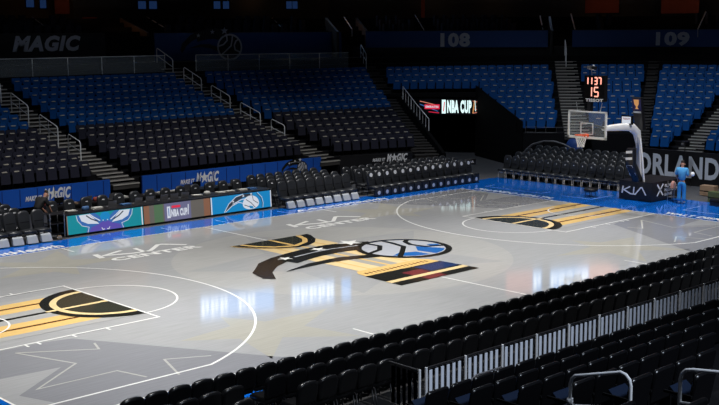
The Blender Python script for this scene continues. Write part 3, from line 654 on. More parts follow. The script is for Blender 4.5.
# ---- padded floor chairs
def puff(t,ol,cx,cz,y0,lean,th,mt,z0):
    rows=[]
    for s_,y in ((.8,-.02*th),(.95,.08*th),(1.,.4*th),(1.,.7*th),(.93,.95*th),(.75,th)):
        rows.append([(cx+(x-cx)*s_, y0+y+(z-z0)*lean, cz+(z-cz)*s_) for x,z in ol])
    t.grid(rows,mt,True,True); t.face(rows[0],mt,True); t.face(rows[-1][::-1],mt,True)
OLN=[(-.72,1.5),(-.79,2.0),(-.79,2.5),(-.73,2.74),(-.55,2.88),(-.2,2.94),(.2,2.94),(.55,2.88),(.73,2.74),(.79,2.5),(.79,2.0),(.72,1.5)]
OLF=[(-.68,1.4),(-.75,2.1),(-.77,2.9),(-.70,3.25),(-.5,3.47),(-.2,3.55),(.2,3.55),(.5,3.47),(.70,3.25),(.77,2.9),(.75,2.1),(.68,1.4)]
def floor_chair(kind):
    e=empty('padded_chair')
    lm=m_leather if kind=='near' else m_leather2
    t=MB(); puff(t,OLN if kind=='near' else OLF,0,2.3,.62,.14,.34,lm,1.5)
    if kind!='near': t.box(-.55,.55,.60,.64,2.28,2.33,m_black)
    t.build('backrest',e)
    t=MB()
    for (z0,z1,x,y0,y1) in ((1.15,1.5,.72,-.75,.75),): 
        t.grid([[(-x*.9,y0*.95,z0),(x*.9,y0*.95,z0),(x*.9,y1,z0),(-x*.9,y1,z0)],[(-x,y0,z0+.05),(x,y0,z0+.05),(x,y1,z0+.05),(-x,y1,z0+.05)],[(-x,y0,z1-.1),(x,y0,z1-.1),(x,y1,z1-.1),(-x,y1,z1-.1)],[(-x*.88,y0*.9,z1),(x*.88,y0*.9,z1),(x*.88,y1,z1),(-x*.88,y1,z1)]],
               lm,True,True)
        t.face([(-x*.88,y0*.9,z1),(x*.88,y0*.9,z1),(x*.88,y1,z1),(-x*.88,y1,z1)],lm)
    if kind=='towel': t.hexa([(-.64,-1.25,.12),(.64,-1.25,.12),(.62,-.7,.12),(-.62,-.7,.12),(-.6,-.95,.85),(.6,-.95,.85),(.58,-.7,1.0),(-.58,-.7,1.0)],m_towel)
    if kind=='emblem': t.box(-.70,.70,-.85,-.6,.12,1.2,lm)
    t.build('seat',e)
    lg=m_beige if kind=='end' else m_blackg
    for sx in (-.68,.68):
        t=MB(); t.tube([(sx,-.6,.04),(sx,-.55,1.15),(sx,.65,1.2),(sx,.9,.04)],.055,lg,5); t.build('leg',e)
    if kind=='end':
        t=MB(); t.tube([(-.68,-.62,.95),(.68,-.62,.95)],.07,lg,5); t.build('stretcher',e)
    if kind in('emblem','towel'):
        F=lambda u,v,d:(u,.60-d+(v-1.5)*.14,v)
        if kind=='emblem':
            t=MB(); t.poly(arc(0,3.0,.3,0,330,11),F,m_emblem,.03); t.build('headrest_emblem',e)
            t=MB(); t.poly(arc(0,.6,.3,0,330,11),lambda u,v,d:(u,-.86-d,v),m_emblem,.02); t.build('seat_emblem',e)
    if kind=='end':
        F=lambda u,v,d:(u,.60-d+(v-1.5)*.14,v)
        t=MB(); t.poly(arc(0,2.95,.1,0,330,8),F,m_towel,.03); t.build('headrest_emblem',e)
    if kind=='dot':
        F=lambda u,v,d:(u,.60-d+(v-1.5)*.14,v)
        t=MB(); t.poly([(-.16,2.95),(.16,2.95),(.16,3.06),(-.16,3.06)],F,m_emblem,.03); t.build('headrest_emblem',e)
    return e
protos={}
t=MB()
for r in (1,2,3): t.box(61.2+2.7*r-1.1,61.2+2.7*r+1.6,2.8,29.9,.0,.04+.35*r,m_blackfloor)
for r in (2,3): t.box(-29,-15.8,30.6+2.75*r-1.2,30.6+2.75*r+1.55,.0,.14,m_blackfloor)
struct(t.build('floor_riser'),'low black risers under the rear rows of floor chairs')
def chair(kind,loc,rz,label,group):
    if kind not in protos:
        o=protos[kind]=floor_chair(kind); o.location=Vector(loc)*FT; o.rotation_euler=(0,0,rz)
    else: o=dup(protos[kind],loc,rz)
    tag(o,label,'chair',group)
rowname=['front','second','third','fourth']
for r in range(4):
    for j in range(6):
        x=-18.3-1.72*j+.25*r
        if not seen(x,30.6+2.7*r,2,10) or (j==0 and r): continue
        chair('towel' if r==0 else 'dot',(x,30.6+2.75*r,.04+(0 if r<2 else .1)),0,f"black padded chair{' with pale seat' if r==0 else ''}, {rowname[r]} row, {nth(j+1)} left of the cable cart",'chairs left of the scorer table')
for r in range(4):
    for j in range(8):
        chair('towel' if r==0 else 'dot',(16.6+1.66*j+.4*r,29.3+2.75*r,.04),0,f"black padded chair{' with pale seat' if r==0 else ''}, {rowname[r]} row, {nth(j+1)} right of the lit scorer table",'chairs right of the scorer table')
for r in range(3):
    for j in range(14):
        chair('emblem' if r==0 else 'dot',(32.4+1.62*j+.5*r,28.6+3.1*r,.04),0,f"black padded bench chair{' with white round emblems' if r==0 else ''}, {rowname[r]} row, {nth(14-j)} from the tunnel end",'bench chairs before the black corner wall')
for r in range(4):
    for j in range(16):
        v=seen(61.2+2.7*r,28.6-1.62*j,2)
        if not v or v[0]>633: continue
        chair('end',(61.2+2.7*r,28.6-1.62*j,.04+.35*r),R(-90),f"black padded chair, {rowname[r]} row behind the baseline, {nth(j+1)} from the corner tunnel",'chairs behind the far baseline')
for r in range(3):
    for j in range(4):
        chair('end',(60.5+2.6*r,-11.2-1.62*j,.04),R(-90),f"black padded chair right of the blue-clad person, {rowname[r]} row, {nth(j+1)} from the person",'chairs under the end wall lettering')
for r in range(4):
    y=-31.0-2.35*r
    j=0; x=-45.4+.5*r
    while x<58:
        v=seen(x,y,2.9,6)
        skip = v and ((r==1 and 224<v[0]<266) or (r==2 and 254<v[0]<296) or (r==3))
        j+=1
        if v and not skip:
            chair('near',(x,y,.03),R(180),f"black padded chair seen from behind, {rowname[r]} near courtside row, {nth(j)} from its left end",'near courtside chairs seen from behind')
        x+=1.62

# ================================================================ scorer table
e=empty('scorer_table',(0,31,0)); tag(e,'long scorer table with three lit display panels and black top','table')
def face(u,v,d): return (u,-.0-d+(v*.06),v)
def panel(x0,x1,draw,label):
    t=MB(); t.hexa([face(x0,.12,0),face(x1,.12,0),(x1,.5,.12),(x0,.5,.12),face(x0,2.45,0),face(x1,2.45,0),(x1,.6,2.45),(x0,.6,2.45)],m_black)
    draw(t,x0,x1); t.build('display_panel',e,label=label)
def q(t,x0,x1,z0,z1,mt,d=.01): t.poly([(x0,z0),(x1,z0),(x1,z1),(x0,z1)],face,mt,d)
def hornet(t,x0,x1):
    q(t,x0+.2,x1,.2,2.4,g_teal); q(t,x1-.25,x1-.1,.2,2.4,g_white,.02); q(t,x0+.2,x0+.3,.2,2.4,g_rust,.02)
    c0=(x0+x1)/2
    for s in (-1,1):
        def Q(P): return [(c0+s*a,b_) for a,b_ in P][::s]
        t.poly(Q([(0,.2),(2.6,.2),(2.4,.75),(3.2,1.1),(3.6,1.7),(3.7,2.3),(1.3,2.38),(.7,1.9),(0,2.2)]),face,g_purple,.02)
        t.poly(Q([(.85,1.05),(2.3,1.2),(3.15,1.6),(3.45,2.32),(2.2,2.34),(1.5,1.75)]),face,g_white,.03)
        t.line(Q([(.7,1.4),(1.5,1.9),(2.1,2.35)]),.12,face,g_white,.035)
        t.line(Q([(1.0,1.35),(1.9,1.75),(2.5,2.2)]),.14,face,g_dk,.04)
        t.poly(Q([(0,.22),(2.2,.22),(1.9,.75),(.9,1.0),(.4,1.3),(0,1.2)]),face,g_violet,.025)
        t.line(Q([(2.4,.2),(2.2,.8),(3.1,1.05),(3.65,1.7),(3.8,2.35)]),.07,face,g_white,.03)
        t.line(Q([(.15,.35),(.4,.3),(.55,.55)]),.1,face,g_white,.04); q(t,c0+s*.3-.06,c0+s*.3+.06,1.35,1.47,g_white,.04)
        t.poly(Q([(0,1.5),(.45,1.3),(.7,1.9),(.45,2.3),(0,2.38)]),face,g_blue,.028)
def cup(t,x0,x1):
    q(t,x0,x1,.2,2.4,g_tan)
    for f0,f1,mt in ((0,.08,g_rust),(.15,.28,g_green),(.3,.7,g_lilac),(.72,.8,g_tan),(.9,1,g_rust)): q(t,x0+(x1-x0)*f0,x0+(x1-x0)*f1,.2,2.4,mt,.02)
    c0=(x0+x1)/2
    q(t,c0-1.6,c0-1.1,.55,2.0,g_white,.03); q(t,c0-1.42,c0-1.3,.8,1.8,g_purple,.04)
    q(t,c0-.9,c0+.4,1.75,2.05,g_red,.03); t.text('NBA CUP',c0-1.0,.65,c0+1.4,1.6,face,g_white,.03,.06)
    t.line([(c0+1.5,.7),(c0+1.6,2.0)],.14,face,g_white,.03)
def mg(t,x0,x1):
    q(t,x0,x1-.2,.2,2.4,g_blue); q(t,x0+.02,x0+.2,.2,2.4,g_white,.02); q(t,x1-.35,x1-.2,.2,2.4,g_white,.02)
    def fc(u,v,d): return face(u,min(2.38,max(.2,v)),d)
    cx=(x0+x1)/2+1.4
    t.poly([(cx-4.4,.25),(cx-3.6,1.3),(cx-2.4,2.1),(cx-.9,2.36),(cx+.4,2.3),(cx+.2,1.9),(cx-1.2,1.9),(cx-2.2,1.5),(cx-3.2,.9)][::-1],face,g_dk,.02)
    t.line([(cx-4.4,.25),(cx-3.6,1.3),(cx-2.4,2.1),(cx-1.2,2.34)],.09,face,g_white,.03)
    t.line([(cx-4.2,.3),(cx-3.1,1.0),(cx-2.0,1.35),(cx-1.1,1.1),(cx-.7,.5)],.09,face,g_white,.03)
    t.line([(cx-3,1.2),(cx-1.6,1.65),(cx-.2,1.75)],.1,face,g_white,.03)
    t.poly([(cx+1.35*CO(R(a)),.95+1.1*S(R(a))*(1 if S(R(a))>0 else .65)) for a in range(0,360,12)],face,g_white,.03)
    for P in ([(cx-1.1,.9),(cx-.3,.6),(cx+.2,.3)],[(cx-.8,1.6),(cx,1.1),(cx+.7,.4)],[(cx+.3,2.0),(cx+.4,1.4),(cx+1.2,.9)]): t.line(P,.09,face,g_dk,.04)
    t.poly([(cx-.3,.75),(cx+.3,.6),(cx+.4,.35),(cx-.2,.35)],face,g_blue,.05)
    t.line([(cx+1.0,2.3),(cx+1.7,1.6),(cx+1.9,.9),(cx+1.8,.3)],.1,face,g_dk,.04); t.line([(cx+1.15,2.33),(cx+1.85,1.65),(cx+2.05,.9),(cx+1.95,.3)],.07,face,g_white,.04)
    for u,v in ((cx-2.9,1.55),(cx-1.2,2.1),(cx+.1,2.25)):
        t.poly([(u+(.2 if i%2==0 else .09)*CO(R(90+36*i)),v+(.17 if i%2==0 else .08)*S(R(90+36*i))) for i in range(10)],face,g_white,.05)
panel(-15.1,-4.6,hornet,'teal display with purple and white winged insect emblem'); panel(-4.5,5.4,cup,'tan and lilac display with small white cup logo'); panel(5.5,15.6,mg,'bright blue display with ball and comet emblem')
t=MB(); t.box(-15.2,15.7,0.1,3.2,2.45,2.6,m_blackg); t.build('tabletop',e); 
t=MB(); t.box(-15.2,-15.0,.3,3.2,0.05,2.45,m_black); t.build('side_panel',e); t=MB(); t.box(15.5,15.7,.3,3.2,0.05,2.45,m_black); t.build('side_panel',e)
# press tables behind
for ti,(y,x0,x1) in enumerate(((37.4,-14,15),)):
    e=empty('press_table',(0,y,0)); tag(e,['black press table standing behind the scorer table'][ti],'table')
    t=MB(); t.box(x0,x1,0,2.2,2.45,2.6,m_blackg); t.build('tabletop',e); t=MB(); t.box(x0,x1,0,.08,.1,2.45,m_black); t.build('skirt',e)
rnd=random.Random(5)
m_paper=mat('paper',(.5,.49,.46),.7); m_scr=glow('laptop_glow',srgb(90,110,150),.35); m_redc=mat('red_cloth',(.3,.05,.04),.7); m_case=mat('grey_case',(.12,.12,.13),.5); m_skinb=mat('cardboard',(.3,.2,.13),.8); m_bluc=mat('blue_cloth',(.05,.13,.3),.7)
GNAME='gear on the press tables'
def laptop(x,y,z,rz,lab):
    e=empty('laptop',(x,y,z),rz); tag(e,lab,'laptop',GNAME)
    t=MB(); t.box(-.55,.55,-.4,.4,0,.07,m_case); t.build('keyboard',e)
    t=MB(); t.hexa([(-.55,-.4,.07),(.55,-.4,.07),(.55,-.34,.07),(-.55,-.34,.07),(-.55,-.6,.8),(.55,-.6,.8),(.55,-.54,.8),(-.55,-.54,.8)],m_case); t.build('screen',e)
def monitor(x,y,z,lab,mt):
    e=empty('desk_monitor',(x,y,z)); tag(e,lab,'monitor',GNAME)
    t=MB(); t.box(-.3,.3,-.2,.2,0,.05,m_black); t.box(-.06,.06,-.05,.05,.05,.3,m_black); t.build('stand',e)
    t=MB(); t.box(-.6,.6,-.08,.08,.25,.95,m_black); t.box(-.55,.55,-.1,-.08,.3,.9,mt); t.build('screen',e)
def papers(x,y,z,lab,mt):
    t=MB(); r_=random.Random(int(x*10)); 
    for i in range(4):
        dx,dy=r_.uniform(-.1,.1),r_.uniform(-.1,.1); t.box(-.6+dx,.6+dx,-.4+dy,.4+dy,.05*i,.05*i+.045,mt)
    tag(t.build('paper_stack',None,(x,y,z)),lab,'papers',GNAME)
def bag(x,y,z,lab,mt):
    e=empty('gear_bag',(x,y,z)); tag(e,lab,'bag',GNAME)
    t=MB(); rows=[]
    for s_,zz in ((.8,0),(1.,.12),(1.,.5),(.85,.75),(.4,.85)): rows.append([(.5*s_*CO(R(a)),.3*s_*S(R(a)),zz*.6) for a in range(0,360,30)])
    t.grid(rows,mt,True,True); t.face(rows[-1],mt,True); t.build('body',e)
    t=MB(); t.tube([(-.25,0,.42),(-.15,0,.62),(.15,0,.62),(.25,0,.42)],.03,m_black,5); t.build('handle',e)
cols=['grey','white','red','brown','blue']; mts=[m_case,m_paper,m_redc,m_skinb,m_bluc]
for row,(y,x0,x1,rn) in enumerate(((32.6,-13.5,14.5,'scorer table'),(38.3,-13.4,14.4,'press table'))):
    x=x0; i=0
    while x<x1:
        i+=1; kd=rnd.choice('llmppb'); ci=rnd.randrange(5); pos=f'{nth(i)} item from the left on the {rn}'
        if kd=='l': laptop(x,y,2.6,rnd.uniform(-.2,.2),f'open grey laptop, {pos}')
        elif kd=='m' and row>0: monitor(x,y,2.6,f'small black monitor, {pos}',m_scr if rnd.random()<.4 else m_black)
        elif kd=='b': bag(x,y,2.6,f'{cols[ci]} soft bag, {pos}',mts[ci])
        else: papers(x,y,2.6,f"stack of {cols[1] if ci<3 else cols[ci]} sheets, {pos}",m_paper if ci<3 else mts[ci])
        x+=rnd.uniform(1.5,2.1)
# officials' chairs
for j in range(13):
    chair('near2' if False else 'dot',(-14+2.3*j,35.3,.04),0,f'black padded chair right behind the scorer table, {nth(j+1)} from its left end','chairs behind the scorer table')
# frame cart by the left end
e=empty('equipment_cart',(-16.35,31.4,0.02)); tag(e,'black tubular equipment cart with cables at the left end of table','cart')
for zz in (.5,1.7,2.8): t=MB(); t.box(-.9,.9,-.8,.8,zz,zz+.06,m_blackg); t.build('shelf',e)
for sx in (-.9,.9):
    for sy in (-.8,.8): t=MB(); t.tube([(sx,sy,.02),(sx,sy,3.)],.05,m_chrome,6); t.build('post',e)
t=MB()
for i in range(5): t.tube([(.1+.3*CO(R(a))*(1-.1*i),-1.0+.25*S(R(a)),.12+.06*i) for a in range(0,360,30)],.04,m_towel if i%2 else m_skinb,5,True)
t.build('cable_coil',e)

# ================================================================ hoop
e=empty('basketball_hoop',(0,0,0)); tag(e,'portable basketball hoop with clear backboard, white arm and black padded base','basketball hoop')
t=MB(); t.box(54.7,62.5,-2.6,2.6,.15,2.75,m_blackg)
Fk=lambda u,v,d:(54.69-d,-u,v)
kia(t,Fk,-2.1,.95,1.7,1.95,m_white,.02,.24)
Fs=lambda u,v,d:(u-1.4,-2.61-d,v)
t.line([(57.4,.8),(58.9,2.4)],.26,Fs,m_white,.02); t.line([(57.4,2.4),(58.9,.8)],.26,Fs,m_white,.02)
t.text('FLORIDA',59.3,1.85,62.3,2.3,Fs,m_white,.02,.05); t.text('NATIONAL',59.3,1.25,63,1.7,Fs,m_white,.02,.05); t.text('BANK',59.3,.65,61.3,1.1,Fs,m_white,.02,.05)
base=t.build('base',e,label='black padded base with white carmaker and bank marks')
for x in (55.6,61.5):
    for y in (-2,2): t=MB(); t.lathe([(.0,-.0),(.14,0),(.14,.15),(0,.15)],(x,y,.04),m_black,8); t.build('caster',base)
def loft(t,path,mt):   # path: (x,z,halfwidth,halfheight) rectangular rounded section in Y
    rows=[]
    for i,(x,z,hw,hh) in enumerate(path):
        p0=path[max(0,i-1)]; p1=path[min(len(path)-1,i+1)]; dx,dz=p1[0]-p0[0],p1[1]-p0[1]; l=math.hypot(dx,dz); nx,nz=-dz/l,dx/l
        row=[]
        for k_ in range(16):
            a=2*math.pi*k_/16; cu,cv=CO(a),S(a); cu=math.copysign(abs(cu)**.5,cu); cv=math.copysign(abs(cv)**.5,cv)
            row.append((x+nx*hh*cv, hw*cu, z+nz*hh*cv))
        rows.append(row)
    t.grid(rows,mt,True,True); t.face(rows[0],mt); t.face(rows[-1][::-1],mt)
t=MB(); loft(t,[(46.8,10.5,.36,.3),(48.5,10.5,.42,.4),(51.0,10.45,.5,.5),(53.2,10.3,.52,.55),(54.6,9.5,.45,.5),(55.15,7.9,.34,.34),(55.4,5.2,.27,.27),(55.7,2.7,.27,.3)],m_wpaint)
arm=t.build('arm',e,label='white curved main arm')
t=MB(); loft(t,[(53.5,7.4,.6,.5),(53.5,5.2,.65,.55),(55.3,2.7,.65,.5)],m_blackg)
for z in (3.6,4.7,5.8,6.7): t.poly([(-.5,z),(.5,z+.1),(.5,z+.45),(-.5,z+.35)],lambda u,v,d:(52.93+max(0,5.2-v)*.72-d,-u,v),m_white,.04)
t.build('post_pad',e,label='black upright pad with white marks')
t=MB(); t.tube([(55.2,-1.0,2.75),(54.6,-1.0,6),(54.4,-.7,8.8)],.14,m_wpaint,8); t.build('strut',e)
t=MB(); t.tube([(43.2,0,11.3),(45.5,0,10.9),(47.0,0,10.5)],.16,m_blackg,8); t.build('brace',e)
# backboard
bb=empty('backboard',(0,0,0)); bb.parent=e
t=MB(); t.box(43.0,43.06,-2.9,2.9,9.65,12.9,m_glass); t.build('glass_pane',bb)
t=MB()
for (y0,y1,z0,z1) in ((-3,3,9.45,9.75),(-3,3,12.85,13.03),(-3,-2.76,9.5,13),(2.76,3,9.5,13)): t.box(42.95,43.12,y0,y1,z0,z1,m_wpaint)
t.build('frame',bb)
t=MB()
for (y0,y1,z0,z1) in ((-1,1,10.0,10.13),(-1,1,11.4,11.53),(-1,-.85,10,11.5),(.85,1,10,11.5)): t.box(42.96,42.99,y0,y1,z0,z1,m_white)
t.build('target_square',bb)
t=MB(); t.tube([(41.75+.78*CO(R(a)),.78*S(R(a)),10) for a in range(0,360,15)],.06,m_rim,8,True); t.box(42.4,43.0,-.35,.35,9.7,10.05,m_rim); t.build('rim',e,label='orange rim')
t=MB(); nS=12
for i in range(nS):
    for s in (-1,1):
        pts=[]
        for j in range(6):
            r_=.76-.08*j if j<4 else .44; a=2*math.pi*(i+s*j*.5)/nS; pts.append((41.75+r_*CO(a), r_*S(a), 9.95-.3*j))
        t.tube(pts,.028,m_net,4)
t.build('net',e)
t=MB(); t.box(43.3,43.9,-.25,.25,13,14.2,m_blackg); t.build('clock_mount',e)
for y in (-1.9,1.6): t=MB(); t.tube([(43.1,y,13),(43.1,y*1.15,14.15)],.05,m_chrome,6); t.build('clock_bracket',e)
# arm mounted screen, vane
t=MB(); t.box(52.0,52.4,-.85,.85,10.75,11.95,m_black); t.poly([(-.7,10.9),(.7,10.9),(.7,11.8),(-.7,11.8)],lambda u,v,d:(51.99-d,-u,v),g_white,.02); t.text('TISSOT',-.55,11.4,.6,11.65,lambda u,v,d:(51.99-d,-u,v),m_redc,.04,.04)
t.build('arm_display',e,label='small bright boxed display')
t=MB(); 
t.hexa([(55.1,-.6,9.8),(55.1,.6,9.8),(55.9,.6,9.8),(55.9,-.6,9.8),(54.2,-.75,14.2),(54.2,.75,14.2),(54.7,.75,14.3),(54.7,-.75,14.3)],m_blackg)
Fv=lambda u,v,d:(55.1-(v-9.8)*.2045-.02-d,-u,v)
t.poly([(-.7,12.5),(.7,12.5),(.7,14.1),(-.7,14.1)],Fv,g_navy,.01); t.poly([(-.36,13.4),(-.4,14.0),(.4,14.0),(.36,13.4),(.1,13.0),(.28,12.7),(-.28,12.7),(-.1,13.0)],Fv,g_gold,.03); t.poly([(-.6,12.15),(.6,12.15),(.6,12.38),(-.6,12.38)],Fv,m_white,.03)
t.build('trophy_display',e,label='dark upright pad with glowing gold trophy picture')
# shot clock
e=empty('shot_clock',(43.6,-.8,14.3)); tag(e,'black shot clock with glowing red digits above the backboard','clock')
t=MB(); t.box(-.35,.35,-1.55,1.55,0,3.3,m_black); t.text('TISSOT',-1.3,-.05,1.4,.35,lambda u,v,d:(-.36-d,-u,v),m_white,.02,.05); hs=t.build('housing',e)
SEG={'0':'abcdef','1':'bc','3':'abgcd','5':'afgcd','7':'abc'}
def digit(t,ch,x,z,w_,h_,F):
    P={'a':((x,z+h_),(x+w_,z+h_)),'b':((x+w_,z+h_),(x+w_,z+h_/2)),'c':((x+w_,z+h_/2),(x+w_,z)),'d':((x,z),(x+w_,z)),'e':((x,z),(x,z+h_/2)),'f':((x,z+h_/2),(x,z+h_)),'g':((x,z+h_/2),(x+w_,z+h_/2))}
    for s in SEG[ch]: t.line(P[s],.17,F,g_digit,.03)
F=lambda u,v,d:(-.36-d,-u,v)
t=MB()
for ch,x in (('1',-1.35),('1',-.75),('3',.05),('7',.65)): t=MB(); digit(t,ch,x,2.2,.38,.85,F); t.build('clock_digit',e,label='small glowing red digit')
for ch,x in (('1',-.95),('5',.05)): t=MB(); digit(t,ch,x,.65,.58,1.15,F); t.build('clock_digit',e,label='large glowing red digit')
e=empty('remote_camera',(43.4,-.3,17.72)); tag(e,'small remote camera rig standing on top of the shot clock','camera')
t=MB(); t.tube([(0,0,-.1),(0,.1,.6)],.05,m_chrome,6); t.tube([(0,-.6,.5),(0,.6,.7)],.04,m_chrome,6); t.build('bracket',e)
t=MB(); t.box(-.3,.3,-.55,-.05,.65,1.05,m_blackg); t.box(-.25,.2,.15,.6,.7,1.1,m_chrome); t.build('body',e)
t=MB(); t.lathe([(0,0),(.16,0),(.16,.2),(0,.2)],(-.1,-.3,1.05),m_towel,10); t.build('lens',e)

# ================================================================ corner display, rails, fence
b0=Cd(27.3,.185);b1=Cd(27.3,.545); b0.z=b1.z=0; dd=(b1-b0).normalized(); L=(b1-b0).length
F=lambda u,v,e_: (b0.x+dd.x*u+dd.y*e_, b0.y+dd.y*u-dd.x*e_, v)
e=empty('tunnel_display'); tag(e,'long lit display reading NBA CUP above the corner tunnel','display')
t=MB(); t.hexa([F(0,7.6,0),F(L,7.6,0),F(L,7.6,-.4),F(0,7.6,-.4),F(0,10.7,0),F(L,10.7,0),F(L,10.7,-.4),F(0,10.7,-.4)],m_black); t.build('housing',e)
t=MB(); t.poly([(0.1,7.7),(L-.1,7.7),(L-.1,10.6),(.1,10.6)],F,mat('panel_black',(.01,.01,.015),.4),.01)
for (u0,v0,u1,v1,mt) in ((.3,10.2,3.8,9.4,g_ribr),(.3,9.6,3.8,8.3,g_purple),(2.,8.2,4,8.0,g_red),(L-2.2,10.3,L-.2,9.9,g_ribr),(L-2.0,9.2,L-.2,9.6,g_rust),(L-2.2,8.0,L-.3,8.4,g_ribr),(L-2.,8.8,L-.4,8.7,g_ribr)): t.line([(u0,v0),(u1,v1)],.14,F,mt,.03)
t.poly([(1.2,8.7),(4.1,8.7),(4.1,9.6),(1.2,9.6)],F,g_red,.04); t.text('EMIRATES',1.4,8.95,3.9,9.35,F,g_white,.06,.04)
t.poly([(.36*L,7.9),(.42*L,7.9),(.42*L,10.5),(.36*L,10.5)],F,g_nba,.04); t.line([(.385*L,8.3),(.4*L,10.1)],.18,F,g_red,.06)
t.text('NBA CUP',.44*L,8.0,.81*L,10.45,F,g_nba,.04,.06); t.line([(.83*L,8.0),(.855*L,10.4)],.22,F,g_gold,.04); t.line([(.87*L,8.4),(.86*L,10.4)],.12,F,g_nba,.05)
t.build('screen',e)

def loop_rail(n,off,d0,d1,label,hgt=3.,r=.085):
    dr=Vector((S(R(RIB[n][1])),CO(R(RIB[n][1])),0)); sd=Vector((dr.y,-dr.x,0))
    e=empty('handrail'); 
    def P(d,h): p=rib(n,d)+sd*off; return (p.x,p.y,p.z+h-.2)
    t=MB(); t.tube([P(d0,0),P(d0,hgt-.25),P(d0+.25,hgt),P(d1-.25,hgt),P(d1,hgt-.25),P(d1,0)],r,m_rail,6); t.build('top_rail',e)
    t=MB(); t.tube([P(d0,hgt*.52),P(d1,hgt*.52)],r*.8,m_rail,6); t.build('mid_rail',e)
    if d1-d0>4.5: t=MB(); m_=(d0+d1)/2; t.tube([P(m_,0),P(m_,hgt)],r*.8,m_rail,6); t.build('post',e)
    tag(e,label,'handrail','handrails on the aisle stairs'); return e
for i,(d0,d1) in enumerate(((9.5,13),(16,21.5),(25,30.5),(34,38.5))): loop_rail('A',-1.1,d0,d1,f'silver loop handrail, {nth(i+1)} from the bottom of the midcourt stairs')
for i,(d0,d1) in enumerate(((9.5,13),(16,21.5),(24.5,30),(33,38.5),(42,47.3))): loop_rail('B',-1.0,d0,d1,f'silver loop handrail, {nth(i+1)} from the bottom of the second stairs')
loop_rail('C',0,42.5,47.3,'silver handrail at the top of the tunnel stairs'); loop_rail('D',0,42.5,47.3,'silver handrail at the top of the hoop stairs',3.4)
# long picket rail on the tunnel side of the C stairs
e=empty('stair_railing'); tag(e,'long silver baluster railing descending beside the tunnel display','railing')
dr=Vector((S(R(30)),CO(R(30)),0)); sd=Vector((dr.y,-dr.x,0))
def PC(d,h): p=rib('C',d)+sd*2.9; return (p.x,p.y,p.z+h)
t=MB(); t.tube([PC(8,.1),PC(8,3.2),PC(16.,3.2),PC(25,3.2),PC(25,.1)],.09,m_rail,6); t.build('top_rail',e)
t=MB(); t.tube([PC(8,.35),PC(16,.35),PC(25,.35)],.07,m_rail,6); t.build('bottom_rail',e)
for i in range(10): t=MB(); d_=8+17*i/9; t.tube([PC(d_,.35),PC(d_,3.2)],.05 if i%3 else .09,m_rail,5); t.build('baluster',e)
# rails on the mezzanine stairs
for i,(px,py,px2,py2) in enumerate(TR_):
    t=MB(); p=[]
    for (x,y,D) in ((px,py,TD_[i]+6),(px2,py2,TD_[i])): p.append(CAM+(fw+rr*((x-359.5)/FPX)+uu*((202.5-y)/FPX))*D)
    t.tube([p[0],p[1]],.085 if i<6 else .13,m_rail,6); t.tube([p[1],p[1]-Vector((0,0,1.6))],.06,m_rail,6)
    tag(t.build('handrail'),f'thin sloping handrail on the terrace above the fascia, {nth(i+1)} counted from the left','handrail','terrace handrails')
# black rail above the end chairs
e=empty('guard_rail'); tag(e,'thin dark guard rail on the low wall below the blue seats behind the hoop','railing')
P=Cd(10,.7);Q=rib('D',10);P.z=Q.z=0
for z in (6.1,7.): t=MB(); t.tube([(P.x,P.y,z),(Q.x,Q.y,z)],.05,m_case,6); t.build('rail',e)
for i in range(6):
    p=P.lerp(Q,i/5); t=MB(); t.tube([(p.x,p.y,5.9),(p.x,p.y,7.)],.05,m_case,5); t.build('post',e)
# low step treads seen in black side bands of stairs: cable arch
e=empty('cable_arch',(71.3,29,0)); tag(e,'curved grey pipe arch standing behind the baseline chairs by the tunnel','pipe frame')
t=MB(); t.tube([(0,4,2.6),(0.2,3.2,3.6),(.4,2,4.5),(.6,0,5.1),(.8,-2,5.2),(.9,-4,4.8),(1,-5.5,4.2)],.16,m_case,8); t.build('top_pipe',e)
t=MB(); t.tube([(0,2.8,2.6),(.4,1,3.6),(.8,-2,4.1),(1,-4.8,3.6)],.12,m_case,8); t.build('lower_pipe',e)
for x_,y,z_ in ((0,4,2.6),(.6,0,5.1),(1,-5.5,4.2)): t=MB(); t.tube([(x_,y,0),(x_,y,z_)],.1,m_black,6); t.build('leg',e)
t=MB(); rws=[[( .9*s_*CO(R(a)),1.6*s_*S(R(a)),zz) for a in range(0,360,30)] for s_,zz in ((.9,0),(1,1.),(1,4.6),(.7,5.4),(.3,5.7))]; t.grid(rws,mat('royal_tarp',(.01,.05,.22),.6),True,True)
tag(t.build('covered_case',None,(74.2,24.5,0)),'dark blue covered equipment case beside the grey pipe arch','case')

# picket fence of the near bank
nf=0
def fence_panel(p,q,zt,zb,n,label):
    e=empty('fence_panel'); p=Vector(p);q=Vector(q)
    t=MB(); t.tube([(p.x,p.y,zt),(q.x,q.y,zt)],.07,m_blackg,6); t.build('top_rail',e)
    t=MB(); t.tube([(p.x,p.y,zb),(q.x,q.y,zb)],.05,m_blackg,6); t.build('bottom_rail',e)
    t=MB(); t.tube([(p.x,p.y,3.5),(p.x,p.y,zt+.06)],.08,m_rail,6); t.build('post',e)
    t=MB()
    for i in range(n):
        c=p.lerp(q,(i+.75)/(n+.5)); dx=(q-p).normalized()*.11
        t.hexa([(c.x-dx.x,c.y-.02-dx.y,zb),(c.x+dx.x,c.y-.02+dx.y,zb),(c.x+dx.x,c.y+.02+dx.y,zb),(c.x-dx.x,c.y+.02-dx.y,zb),(c.x-dx.x,c.y-.02-dx.y,zt-.15),(c.x+dx.x,c.y-.02+dx.y,zt-.15),(c.x+dx.x,c.y+.02+dx.y,zt-.15),(c.x-dx.x,c.y+.02-dx.y,zt-.15)],m_picket)
    o=t.build('pickets',e); o['kind']='stuff'; tag(e,label,'fence','picket fence panels in front of the near bank')
m_picket=mat('pale_picket',(.85,.9,1.),.6)
x=-36.; i=0
